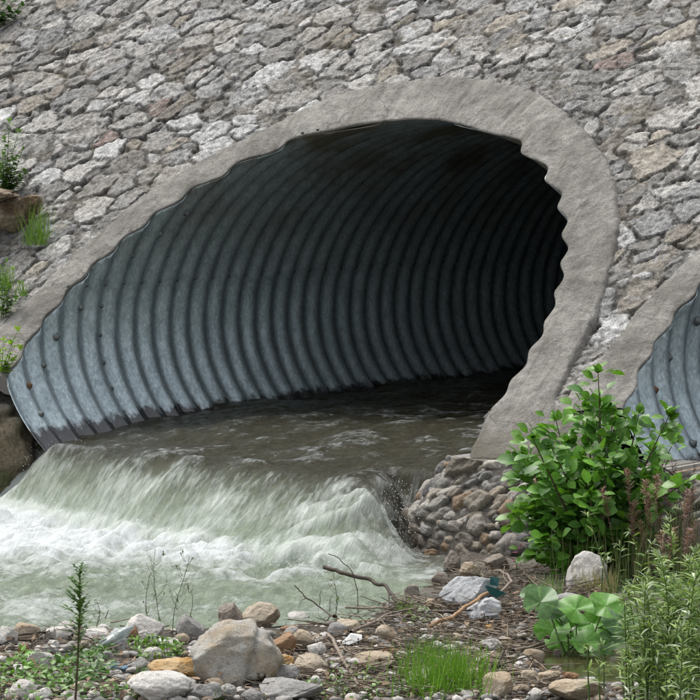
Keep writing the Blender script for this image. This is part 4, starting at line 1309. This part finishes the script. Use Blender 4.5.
def butterbur():
    r = np.random.default_rng(81); P = at(575, 655)
    root = empty('broad_leaf_plant', tuple(P)); tag(root, 'clump of large round bright green leaves beside the puddle', 'plant')
    st = Batch()
    #  centre pixel, width px, height px, roll
    LV = [(540, 596, 34, 26, .3, 1), (552, 625, 36, 24, 0, 0), (577, 622, 26, 28, .2, 0), (575, 602, 34, 22, -.3, 0), (606, 600, 32, 28, .2, 0), (602, 640, 32, 26, .1, 0), (618, 615, 34, 26, -.2, 2), (630, 622, 22, 24, .4, 2), (548, 606, 26, 20, .5, 1), (590, 646, 26, 18, -.2, 1), (533, 590, 20, 22, .9, 2), (560, 638, 28, 20, .2, 0), (584, 634, 28, 20, -.4, 0), (612, 634, 26, 20, .3, 1), (568, 612, 26, 20, .1, 1), (594, 620, 28, 20, -.2, 0)]
    for i, (u, v, w, h, roll, sh) in enumerate(LV):
        roll = roll + r.choice([-1, 1]) * r.uniform(.3, 2.6); v = v + 5
        off = r.normal(0, .06)
        C = frame(u, v, P) + np.array([VR[0], VR[1], 0]) * off
        mp = depth(C) / F; W, H = w * mp * .56, w * mp * .50
        right = np.array([VX[0], VX[1], 0]); up = np.array([0, 0, 1.0]); fw = np.array([VR[0], VR[1], 0])
        bk = up * r.uniform(.6, .85) + fw * r.uniform(.5, .8); bk = bk / np.linalg.norm(bk)
        e1 = right * math.cos(roll) + bk * math.sin(roll)
        e2 = -right * math.sin(roll) + bk * math.cos(roll)
        nn = np.cross(e1, e2); nn /= np.linalg.norm(nn)
        na, nr = 40, 7
        a = np.linspace(-np.pi / 2 + .22, 1.5 * np.pi - .22, na); rr = np.linspace(0, 1, nr)
        A, R_ = np.meshgrid(a, rr, indexing='ij')
        rad = R_ * (1 + .03 * np.sin(A * 5 + i) + .015 * np.sin(A * 19 + i) + .22 * np.exp(-((A - np.pi / 2) / .4) ** 2) - .10 * np.cos(2 * A))
        vein = np.abs(np.sin(A * 4.5))
        zo = .10 * R_ ** 2 * np.sin(A * 2 + i) + .03 * R_ * vein - .10 * R_ ** 2 + .10 * R_ * np.sin(A * 3 + i * 2) + .25 * R_ * np.abs(np.cos(A))
        Vv = C + (rad * np.cos(A))[..., None] * e1 * W + (rad * np.sin(A))[..., None] * e2 * H + zo[..., None] * nn * W
        lo, hi = ((.085, .23, .025), (.125, .30, .04)) if sh == 0 else (((.075, .16, .05), (.10, .19, .065)) if sh == 1 else ((.09, .18, .07), (.12, .22, .09)))
        cc = G(vein[..., None], hi, lo) * (1 - .15 * R_[..., None] * 0 + .05)
        cc = np.where((vein < .12)[..., None], np.array([.17, .30, .09]), cc)
        me = mesh_np('leaf', Vv.reshape(-1, 3) - P, grid_faces(na, nr), cc.reshape(-1, 3))
        link('leaf', me, M_LEAF, root)
        b0 = P + np.array([r.normal(0, .06), r.normal(0, .08), -.02]); ts = np.linspace(0, 1, 7)[:, None]
        m = (b0 + C) / 2 + np.array([0, 0, .05])
        tube(st, (1 - ts) ** 2 * b0 + 2 * ts * (1 - ts) * m + ts ** 2 * C, .005, .003, (.14, .17, .06), 5)
    st.build('stalk', M_GSTEM, root, P)


butterbur()


def tuft(u, v, wpx, hpx, n, label, seed, lo, hi, name='grass_tuft', P=None, lean=.4, bw=.004, up=None):
    r = np.random.default_rng(seed)
    if P is None: P = at(u, v)
    mp = depth(P) / F; b = Batch()
    for _ in range(n):
        q = P + np.array([VX[0], VX[1], 0]) * r.normal(0, wpx * mp * .3) + np.array([VR[0], VR[1], 0]) * r.normal(0, wpx * mp * .35)
        a = r.uniform(0, 6.28); d = np.array([math.cos(a) * lean * 1.6 * r.random() ** 1.3, math.sin(a) * lean * 1.6 * r.random() ** 1.3, 1])
        if up is not None: d = d + up
        L = hpx * mp * r.uniform(.45, 1.15)
        leaf(b, q, d, np.array([math.cos(a), math.sin(a), .1]), L, bw * r.uniform(.7, 1.3), G(r.random(), lo, hi), .3, r.uniform(0, .45), (.9, 1, .8, .5, .05))
    o = b.build(name, M_LEAFM, None, P); o.location = P
    return tag(o, label, 'grass')


tuft(446, 692, 80, 50, 480, 'bright green grass tuft at the bottom centre among dead twigs', 91, (.10, .22, .02), (.20, .36, .05), lean=.75, bw=.0045)
tuft(430, 668, 46, 34, 130, 'thin grass blades at the back of the bright tuft', 92, (.08, .18, .03), (.17, .28, .07))
tuft(146, 682, 16, 16, 90, 'short grass sprouting between the ochre slab and mossy stone', 93, (.06, .15, .02), (.12, .24, .04))
tuft(548, 598, 26, 24, 80, 'pale striped grass blades behind the broad leaves', 94, (.10, .22, .05), (.3, .4, .2))
tuft(598, 592, 36, 26, 160, 'straw coloured dry grass in front of the pale boulder under the shrub', 95, (.22, .2, .09), (.36, .32, .18), lean=.8)
tuft(215, 700, 30, 16, 50, 'few grass blades growing between the cobbles below the big boulder', 96, (.07, .15, .03), (.15, .22, .06))
tuft(405, 612, 22, 12, 60, 'low grass by the end of the black branch', 97, (.09, .17, .03), (.18, .26, .08))
# grass on the wall
for (u, v, w, h, n, lab, sd) in [(38, 245, 22, 42, 130, 'grass tuft hanging at the right end of the brown ledge', 101), (4, 290, 16, 30, 80, 'grass sprouting on the left edge of the wall below the ledge', 102), (22, 296, 12, 20, 40, 'small grass sprig on the wall left of the concrete ring', 103)]:
    Pw = on_slope(u, v, .01)
    tuft(u, v, w, h, n, lab, sd, (.09, .19, .025), (.2, .32, .06), P=Pw, lean=.7)
Pm = np.array([-1.85, -.55, -1.02]); tuft(0, 0, 44, 14, 160, 'mossy grass at the waterline left of the waterfall', 104, (.04, .09, .015), (.10, .17, .03), P=Pm)


def leafy(P, tips, label, seed, L=(.03, .05), asp=.5, lo=(.05, .14, .02), hi=(.14, .28, .04), n=12, name='leafy_weed', cat='plant', stemr=.003, droop=.25, tipclust=4, group=None):
    """upright weed: each (u, v) is the tip of a stem rising from P"""
    r = np.random.default_rng(seed); root = empty(name, tuple(P)); tag(root, label, cat, group)
    st, lf = Stems(), Batch()
    for (u, v) in tips:
        T = frame(u, v, P) + np.array([VR[0], VR[1], 0]) * r.normal(0, .03)
        B0 = P + np.array([r.normal(0, .012), r.normal(0, .012), 0]); m = (B0 + T) / 2 + r.normal(0, .012, 3); ts = np.linspace(0, 1, 8)[:, None]
        tube(st, (1 - ts) ** 2 * B0 + 2 * ts * (1 - ts) * m + ts ** 2 * T, stemr, stemr * .4, (.07, .09, .03), 5)
        for i in range(n):
            t = .12 + .88 * (i + r.random()) / n; q = (1 - t) ** 2 * B0 + 2 * t * (1 - t) * m + t ** 2 * T
            a = i * 2.4 + r.normal(0, .3); d = np.array([math.cos(a), math.sin(a), .45])
            l = r.uniform(*L) * (1.1 - .5 * t)
            leaf(lf, q, d, np.array([0, 0, 1.]) + r.normal(0, .25, 3), l, l * asp, G(r.random(), lo, hi), .2, droop, (.15, .75, 1.0, .8, .05))
        for i in range(tipclust):
            d = np.array([r.normal(0, .6), r.normal(0, .6), 1]); l = L[0] * .8
            leaf(lf, T, d, np.array([0, 1., 0]) + r.normal(0, .4, 3), l, l * asp, np.array(hi) * r.uniform(.8, 1.2), .2, .2, (.15, .75, 1.0, .8, .05))
    st.build('stem', M_GSTEM, root, P); lf.build('foliage', M_LEAF, root, P)
    return root


leafy(on_slope(2, 376, .01), [(18, 331), (12, 345), (20, 350), (4, 340), (10, 360), (0, 352)], 'bright yellow-green sapling on the concrete ring at the left edge', 111, (.05, .08), .5, (.12, .25, .02), (.26, .40, .04), 9)
leafy(on_slope(6, 195, .02), [(10, 122), (18, 132), (5, 140), (22, 150), (14, 160), (2, 155), (26, 172), (8, 172), (20, 178), (0, 165)], 'tall green weeds growing on top of the brown ledge', 112, (.045, .075), .45, (.06, .13, .03), (.15, .26, .06), 40)
leafy(on_slope(2, 318, .02), [(6, 262), (14, 270), (2, 280), (10, 288), (20, 284), (0, 270), (16, 300), (4, 296)], 'loose green weeds on the left edge of the wall above the yellow-green sapling', 114, (.04, .07), .4, (.07, .15, .03), (.17, .30, .05), 16)
leafy(on_slope(-6, 26, .02), [(4, 2), (16, -4), (22, 6), (10, 12), (26, 0), (18, 14), (0, -6), (4, 18)], 'dark green shrub at the top left corner of the wall', 113, (.05, .08), .55, (.02, .06, .012), (.06, .14, .025), 12)

# thistle-like weed at the left
def thistle():
    r = np.random.default_rng(121); P = at(75, 704)
    root = empty('thistle', tuple(P)); tag(root, 'tall spiny thistle-like weed standing alone at the left in front of the water', 'plant')
    st, lf = Stems(), Batch(); T = frame(80, 570, P)
    ts = np.linspace(0, 1, 12)[:, None]; m = (P + T) / 2 + np.array([VX[0], VX[1], 0]) * .01
    cur = lambda t: (1 - t) ** 2 * P + 2 * t * (1 - t) * m + t ** 2 * T
    tube(st, cur(ts), .0055, .002, (.055, .05, .03), 6)
    for i in range(64):
        t = .14 + .86 * (i / 63) ** .8 + r.normal(0, .012); q = cur(t); a = i * 2.4
        d = np.array([math.cos(a), math.sin(a), .55 + .5 * t]); L = np.interp(t, [0, .45, .6, .8, 1], [.05, .065, .08, .075, .045]) * r.uniform(.45, 1.3)
        c = G(r.random(), (.05, .11, .03), (.13, .23, .06))
        leaf(lf, q, d, np.array([0, 0, 1.]), L, L * .26, c, .3, r.uniform(-.1, .7), (.4, 1.2, .5, 1.2, .4, .8, .05))
        for s in (-1, 1):                                   # lobes
            for f in (.35, .65):
                qq = q + d / np.linalg.norm(d) * L * f; dd = d + s * np.cross(d, [0, 0, 1]) * 1.2
                leaf(lf, qq, dd, np.array([0, 0, 1.]), L * .42, L * .13, c, .2, .2, (.6, 1, .05))
    st.build('stem', M_BARK, root, P); lf.build('foliage', M_LEAFM, root, P)


thistle()


def seed_stalk(base, tip, label, seed, nb=9, name='seed_stalk', grp='thin dry seed stalks by the water'):
    r = np.random.default_rng(seed); P = at(*base)
    T = frame(*tip, P); b = Batch(); H = np.linalg.norm(T - P)
    pts = np.array([P + (T - P) * t + np.array([VX[0], VX[1], 0]) * .012 * math.sin(t * 5 + seed) for t in np.linspace(0, 1, 9)])
    tube(b, pts, .0022, .001, (.085, .095, .04), 4)
    for i in range(nb):
        t = r.uniform(.3, .97); q = P + (T - P) * t; s = 1 if i % 2 else -1
        e = q + np.array([VX[0], VX[1], 0]) * s * H * r.uniform(.05, .17) * (1.15 - t * .7) + np.array([VR[0], VR[1], 0]) * r.normal(0, .03) + np.array([0, 0, H * r.uniform(.08, .2)])
        mm = (q + e) / 2 - np.array([0, 0, .01])
        tube(b, np.array([q, mm, e]), .0012, .0007, (.085, .09, .04), 3)
        for k in range(3):
            d = r.normal(0, 1, 3); leaf(b, e, d, np.array([0, 0, 1.]), .012, .007, G(r.random(), (.07, .09, .03), (.15, .15, .06)), .2, 0, (.5, 1, .2))
    for i in range(8):
        d = r.normal(0, 1, 3); leaf(b, pts[1 + i % 4], d, np.array([0, 0, 1.]), .03, .006, (.07, .12, .03), .2, .3, (.5, 1, .2))
    o = b.build(name, M_LEAFM, None, P); o.location = P
    tag(o, label, 'plant', grp)


seed_stalk((157, 640), (156, 548), 'tallest thin dry seed stalk by the water', 1, 8)
seed_stalk((149, 640), (148, 574), 'short bare stalk left of the tallest seed stalk', 2, 3)
seed_stalk((172, 638), (187, 556), 'branching green seed stalk right of the tallest one', 3, 14)
seed_stalk((190, 640), (190, 590), 'short faint stalk right of the branching one', 4, 3)
seed_stalk((98, 632), (97, 598), 'small reddish dry sprig standing in the water behind the thistle', 5, 5)
seed_stalk((334, 622), (336, 572), 'thin upright stalk by the bare twigs in the middle', 6, 6)
seed_stalk((562, 625), (554, 582), 'dark upright stem among the broad leaves', 7, 2)


def carpet(poly_uv, n, label, seed, lo, hi, L=(.02, .04), asp=.6, name='ground_weed'):
    r = np.random.default_rng(seed); b = Batch(); poly = np.array(poly_uv, float); c = poly.mean(0)
    P0 = at(*c)
    for _ in range(n):
        k = r.integers(len(poly)); a_, b_ = poly[k], poly[(k + 1) % len(poly)]
        w = r.dirichlet((1, 1, 1)); uv = w[0] * c + w[1] * a_ + w[2] * b_
        q = at(*uv); hgt = r.uniform(0.0, .07) * (1 - .5 * r.random()); q = q + np.array([0, 0, hgt])
        d = r.normal(0, 1, 3); d[2] = abs(d[2]) * .6; l = r.uniform(*L)
        leaf(b, q, d, np.array([0, 0, 1.]) + r.normal(0, .35, 3) - np.array([VR[0], VR[1], 0]) * .4, l, l * asp, G(r.random(), lo, hi) * r.uniform(.8, 1.15), .15, .2, (.2, .85, 1.0, .7, .1))
        if r.random() < .3: tube(b, np.array([q - np.array([0, 0, hgt + .01]), q]), .0012, .001, (.06, .08, .03), 3)
    o = b.build(name, M_LEAF, None, P0); o.location = P0
    return tag(o, label, 'ground cover', kind='stuff')


carpet([(0, 672), (25, 660), (55, 665), (75, 672), (75, 692), (40, 692), (0, 688)], 420, 'low bright leafy weeds around the white rocks at left', 131, (.05, .12, .015), (.16, .32, .04))
carpet([(62, 668), (95, 650), (114, 652), (118, 672), (100, 690), (64, 695)], 420, 'dark low weeds at the foot of the thistle', 132, (.035, .085, .02), (.10, .22, .04), (.022, .045), .35)
carpet([(128, 650), (135, 640), (150, 648), (170, 652), (186, 652), (182, 660), (140, 664)], 360, 'low bright weeds between the white rock and the ochre slab', 133, (.06, .14, .015), (.17, .32, .035), (.014, .026))
carpet([(360, 700), (410, 692), (440, 690), (480, 694), (490, 700)], 160, 'low weeds round the foot of the grass tuft', 134, (.06, .13, .02), (.15, .27, .05), (.012, .024))
carpet([(300, 690), (330, 682), (350, 690), (350, 700), (300, 702)], 110, 'scattered small weeds near the grey slab', 135, (.06, .13, .02), (.14, .24, .05), (.012, .024))
carpet([(530, 632), (560, 640), (620, 642), (610, 650), (560, 650), (530, 645)], 120, 'small weeds under the broad leaves', 136, (.04, .09, .02), (.09, .18, .04), (.015, .03))
carpet([(545, 560), (580, 570), (640, 575), (695, 570), (695, 600), (640, 600), (560, 580)], 420, 'undergrowth beneath the shrub and feathery grass', 137, (.03, .07, .015), (.09, .16, .04), (.03, .06))

carpet([(0, 690), (40, 684), (100, 688), (150, 700), (100, 706), (0, 706)], 240, 'low weeds along the bottom left edge between the white stones', 138, (.05, .12, .02), (.15, .29, .045), (.018, .034))
carpet([(296, 694), (330, 676), (380, 676), (400, 700), (350, 706)], 150, 'fine weeds between the grey slab and the grass tuft', 139, (.06, .13, .02), (.16, .28, .05), (.012, .024))
carpet([(395, 606), (430, 604), (440, 624), (420, 634), (400, 622)], 130, 'weeds sprouting in the twigs beside the black branch', 140, (.07, .14, .025), (.17, .27, .06), (.012, .026), .3)
# pink flowers at the foot of the cobbles
Pf = at(516, 572); fl = empty('pink_flower', tuple(Pf)); tag(fl, 'few small pink flowers left of the shrub foot', 'flower')
b1, b2 = Batch(), Batch(); rf = np.random.default_rng(6)
for (u, v) in [(519, 549), (515, 553), (514, 561), (516, 572), (521, 545)]:
    T = frame(u, v, Pf); tube(b1, np.array([Pf, (Pf + T) / 2 + rf.normal(0, .01, 3), T]), .0015, .001, (.07, .1, .03), 3)
    for k in range(7):
        a = k * .9; leaf(b2, T, np.array([math.cos(a), math.sin(a), .5]), np.array([0, 0, 1.]), .015, .012, (.45, .10, .22), .1, .2, (.3, .9, 1, .5))
b1.build('stem', M_GSTEM, fl, Pf); b2.build('petals', M_LEAFM, fl, Pf)


# ------------------------------------------------------------------ driftwood and litter
def branch(paths, label, mat, seed, name='driftwood_branch', grp='sticks and branches on the bank'):
    """paths: list of (list of (u, v base, lift), r0, r1)"""
    r = np.random.default_rng(seed); b = Batch(); O = None
    for pts, r0, r1 in paths:
        Q = []
        for (u, v, hgt) in pts:
            q = at(u, v); 
            if hgt: q = q + np.array([0, 0, hgt])
            Q.append(q)
        Q = np.array(Q); n = len(Q)
        t = np.linspace(0, n - 1, n * 7); ii = np.minimum(t.astype(int), n - 2); f = (t - ii)[:, None]
        D = Q[ii] * (1 - f) + Q[ii + 1] * f
        D = D + .006 * np.stack([vn(t * 1.7, t * 0 + k, seed=seed) for k in range(3)], -1) + .003 * np.stack([vn(t * 5, t * 0 + k, seed=seed + 9) for k in range(3)], -1)
        rad = r0 + (r1 - r0) * t / (n - 1)
        tube(b, D, r0, r1, (1, 1, 1), 7)
        if O is None: O = Q[0]
    o = b.build(name, mat, None, O); o.location = O
    return tag(o, label, 'branch', grp)


def lifted(u, v, vb):
    """height above ground so that something standing over the ground at pixel row vb shows at row v"""
    P = at(u, vb); Q = frame(u, v, P); return (u, vb, float(Q[2] - P[2]))


branch([([lifted(323, 567, 600), lifted(345, 574, 602), lifted(372, 580, 604), lifted(386, 587, 606), lifted(396, 600, 608), (408, 609, .01)], .011, .008), ([lifted(388, 590, 606), lifted(390, 602, 612), (385, 622, .02)], .006, .003)], 'dark forked branch sticking out over the water', M_WOODD, 1)
branch([([(428, 631, .02), lifted(450, 618, 630), lifted(470, 604, 622), lifted(487, 592, 616)], .009, .008)], 'tan peeled stick leaning on the blue grey boulder', M_WOODT, 2)
branch([([(324, 636, .02), (334, 650, .04), (346, 672, .03), (358, 691, .02), (371, 694, .02)], .009, .006)], 'pale grey bent stick left of the flat tan rock', M_WOOD, 3)
branch([([(0, 652, .03), (25, 644, .04), (55, 640, .04), (95, 636, .04)], .005, .003)], 'long thin brown reed lying along the water edge at left', M_WOODD, 4)
branch([([(512, 661, .02), (540, 652, .03), (572, 640, .04)], .008, .007)], 'grey stick lying at the back of the puddle', M_WOOD, 5)
branch([([(345, 612, .02), (385, 611, .02), (425, 609, .03)], .006, .004)], 'straight brown stick lying on the water edge in the middle', M_WOOD, 6)
branch([([(350, 638, .03), (385, 625, .04), (415, 617, .04)], .008, .004)], 'grey stick across the back of the twig pile', M_WOOD, 7)
branch([([lifted(293, 585, 620), lifted(305, 597, 621), lifted(322, 608, 622), (342, 626, .02)], .003, .004), ([lifted(305, 597, 621), lifted(300, 604, 622)], .002, .001), ([lifted(318, 605, 622), lifted(322, 590, 622)], .002, .001), ([lifted(328, 611, 622), lifted(332, 596, 622)], .002, .001)], 'bare dark twig with side shoots at the water edge', M_WOODD, 8)
branch([([lifted(328, 553, 612), lifted(340, 558, 612), lifted(352, 572, 612), lifted(357, 590, 612), (358, 612, .0)], .0022, .0022)], 'thin arching twig above the black branch', M_WOODD, 9)
branch([([(398, 684, .02), (420, 683, .03), (440, 692, .02)], .008, .006)], 'short pale stick in front of the grass tuft', M_WOOD, 10)
branch([([(478, 606, .03), (500, 604, .06), (512, 596, .07), (506, 585, .06), (494, 578, .04)], .008, .005)], 'curled grey root beside the teal plastic piece', M_WOOD, 11)
branch([([(445, 622, .05), (475, 621, .05), (510, 616, .05)], .005, .003)], 'thin dark stick below the blue grey boulder', M_WOODD, 12)
branch([([(10, 660, .02), (12, 672, .03), (14, 684, .02)], .007, .006)], 'pale upright-lying stick among weeds at the left edge', M_WOOD, 13)
branch([([(500, 672, .02), (528, 678, .02), (548, 690, .02)], .006, .004)], 'brown stick in front of the puddle', M_WOOD, 14)
branch([([lifted(676, 478, 560), lifted(664, 468, 560), lifted(668, 500, 560)], .005, .003)], 'dark leaning stick by the right pipe', M_WOODD, 15)


def litter():
    r = np.random.default_rng(141); b = Batch()
    zones = [((320, 606), (560, 700), 2600, 1.0), ((250, 640), (380, 700), 500, .8), ((0, 632), (120, 700), 620, .8), ((100, 630), (330, 702), 520, .6), ((440, 568), (600, 625), 1100, .9)]
    for (a, c, n, s) in zones:
        for _ in range(n):
            u, v = r.uniform(a[0], c[0]), r.uniform(a[1], c[1])
            q = at(u, v)
            if gz1(q[0], q[1]) < -1.045: continue
            L = r.uniform(.03, .20) * s; an = r.uniform(0, 6.28)
            d = np.array([math.cos(an), math.sin(an), r.normal(0, .16)]); k = d + r.normal(0, .25, 3) * np.array([1, 1, .4])
            h = abs(r.normal(.006, .022)); q = q + np.array([0, 0, h])
            col = G(r.random() ** 1.4, (.055, .044, .034), (.32, .265, .20)) * r.uniform(.7, 1.2)
            if r.random() < .22:
                leaf(b, q, d, np.array([0, 0, 1.]) + r.normal(0, .6, 3), r.uniform(.02, .05), r.uniform(.012, .026), np.array([.19, .135, .09]) * r.uniform(.5, 1.5), .3, r.uniform(-.4, .8), (.2, .85, 1.0, .7, .1))
            else:
                rad = r.uniform(.0012, .0042) * (.6 + L * 3)
                tube(b, np.array([q, q + d * L * .5, q + d * L * .5 + k / np.linalg.norm(k) * L * .5]), rad, rad * .5, col, 4)
    tag(b.build('twig_litter', M_LITTER, smooth=True), 'tangle of dead twigs and brown leaves on the bank', 'litter', kind='stuff')


litter()


def gravel():
    r = np.random.default_rng(151); b = Batch()
    shapes = []
    for i in range(14):
        V, Fc = lump((1, .8, .6), 700 + i, 2, .2, 7, 0); shapes.append((V, Fc))
    pal = np.array([(.42, .40, .37), (.33, .32, .30), (.24, .23, .22), (.36, .30, .23), (.27, .21, .16), (.20, .18, .16), (.47, .45, .42), (.44, .42, .39)])
    for _ in range(4600):
        u, v = (r.uniform(-20, 720), 604 + 110 * r.random() ** .8) if _ < 2800 else (r.uniform(-260, 900), r.uniform(610, 800))
        q = at(u, v)
        if gz1(q[0], q[1]) < -1.06: continue
        s = .008 + .036 * r.random() ** 2.4
        V, Fc = shapes[r.integers(14)]; a = r.uniform(0, 6.28); R = np.array([[math.cos(a), -math.sin(a), 0], [math.sin(a), math.cos(a), 0], [0, 0, 1]])
        b.add(V @ R.T * s * 1.6 + q + np.array([0, 0, s * .25]), Fc, pal[r.integers(len(pal))] * r.uniform(.7, 1.15))
    tag(b.build('gravel', mat_vcol('gravel_stone', .85, 70, .65, 1.3, .004)), 'small gravel and pebbles scattered over the bank', 'gravel', kind='stuff')


gravel()

# ------------------------------------------------------------------ bits of rubbish
def shard(name, uvs, lab, mat, cat, base, thick=.004):
    P = at(*base); V = []
    Q = [frame(u, v, P) + np.array([VR[0], VR[1], 0]) * dz for (u, v, dz) in uvs]
    n = np.array([VR[0], VR[1], 0]) * thick
    k = len(Q); V = np.array(Q + [q + n for q in Q]) - P
    me = bpy.data.meshes.new(name)
    me.from_pydata([tuple(v) for v in V], [], [tuple(range(k)), tuple(range(2 * k - 1, k - 1, -1))] + [(i, k + i, k + (i + 1) % k, (i + 1) % k) for i in range(k)])
    o = link(name, me, mat); o.location = P
    return tag(o, lab, cat)


M_TEAL = mat_plain('teal_plastic', (.01, .10, .095), .4, .5, .2, 30)
M_CYAN = mat_plain('cyan_plastic', (.06, .38, .42), .35, .5, .15, 30)
M_BLUE = mat_plain('blue_wrapper', (.14, .24, .33), .35, .5, .35, 60)
M_WHITE = mat_plain('white_foam_board', (.72, .72, .70), .7, .3, .08, 60)
M_CLEAR, nt_, b_ = new_mat('crumpled_clear_plastic'); b_.inputs['Base Color'].default_value = (.45, .52, .50, 1); b_.inputs['Roughness'].default_value = .18; b_.inputs['Transmission Weight'].default_value = .55
nz = noise_node(nt_, obj_co(nt_), 30, 4); bump(nt_, b_, nz, .8, .01)
shard('plastic_shard', [(485, 585, .0), (497, 590, .05), (508, 597, .1), (497, 600, .06), (489, 594, .02)], 'dark teal broken plastic piece behind the blue grey boulder', M_TEAL, 'plastic', (492, 608))
shard('plastic_scrap', [(491, 578, .05), (500, 580, .08), (499, 588, .06), (490, 586, .05)], 'small teal plastic flap above the broken piece', M_TEAL, 'plastic', (495, 607))
shard('bottle_scrap', [(524, 597, .0), (529, 603, .03), (531, 610, .04), (525, 604, .02)], 'little cyan plastic scrap left of the broad leaves', M_CYAN, 'plastic', (528, 616))
shard('foam_chip', [(342, 643, .0), (351, 636, .06), (362, 639, .1), (362, 642, .08), (349, 645, .01)], 'white foam chip on the dead twigs', M_WHITE, 'rubbish', (352, 650), .03)
V, Fc = lump((.075, .05, .03), 900, 3, .3, 12, .6)
o = link('wrapper', mesh_np('wrapper', V, Fc, smooth=False), M_BLUE); o.location = at(119, 671, .015); o.rotation_euler = (.2, .2, YAW); tag(o, 'crumpled blue wrapper on soil left of the mossy stone', 'rubbish')
# crumpled clear bottle
a = np.linspace(0, 2 * np.pi, 25)[:-1]; prof = [(.0, .001), (.0, .022), (.01, .03), (.07, .031), (.075, .028), (.08, .031), (.13, .03), (.16, .012), (.175, .011), (.176, .001)]
V = np.array([[(t, r_ * math.cos(q) * (1 + .25 * math.sin(3 * q + t * 60)), r_ * math.sin(q) * .75) for q in a] for t, r_ in prof])
o = link('plastic_bottle', mesh_np('plastic_bottle', V, grid_faces(len(prof), 24)[:, :] if False else np.array([(i * 24 + j, i * 24 + (j + 1) % 24, (i + 1) * 24 + (j + 1) % 24, (i + 1) * 24 + j) for i in range(len(prof) - 1) for j in range(24)])), M_CLEAR)
o.location = at(100, 654, .03); o.rotation_euler = (0, -.5, YAW + .3); tag(o, 'crushed clear plastic bottle by the blue grey stone at left', 'bottle')

# ------------------------------------------------------------------ camera, light, world
cam = bpy.data.cameras.new('camera'); co = bpy.data.objects.new('camera', cam); COL.objects.link(co)
co.location = CAM; co.rotation_euler = (math.pi / 2 + PITCH, 0, YAW)
cam.sensor_width = 36; cam.lens = F / 700 * 36; cam.clip_end = 2000; cam.clip_start = .1
S.camera = co

EL, AZ = math.radians(56), math.radians(-12)       # azimuth of the brighter side of the cloud, from +Y towards +X
sd = Vector((-.42, .08, .90)).normalized(); EL = math.asin(sd.z)
sun = bpy.data.lights.new('sun', 'SUN'); sun.energy = 1.5; sun.angle = math.radians(24); sun.color = (1, .965, .915)
so = bpy.data.objects.new('sun', sun); COL.objects.link(so); so.rotation_euler = sd.to_track_quat('Z', 'Y').to_euler(); so.location = (0, 0, 20)
w = bpy.data.worlds.new('World'); S.world = w; w.use_nodes = True
nt = w.node_tree; bg = nt.nodes['Background']
sky = nt.nodes.new('ShaderNodeTexSky'); sky.sky_type = 'NISHITA'; sky.sun_disc = False
sky.sun_elevation = EL; sky.sun_rotation = math.atan2(sd.x, sd.y); sky.air_density = 1.2; sky.dust_density = 4.0; sky.ozone_density = 1.0
hs = nt.nodes.new('ShaderNodeHueSaturation'); hs.inputs['Saturation'].default_value = .2
nt.links.new(sky.outputs[0], hs.inputs['Color']); nt.links.new(hs.outputs[0], bg.inputs['Color'])
bg.inputs['Strength'].default_value = .15
S.view_settings.view_transform = 'Standard'; S.view_settings.look = 'None'; S.view_settings.gamma = 1
S.view_settings.exposure = 0.7
S.render.engine = 'CYCLES'
S.cycles.use_denoising = True
S.cycles.max_bounces = 8
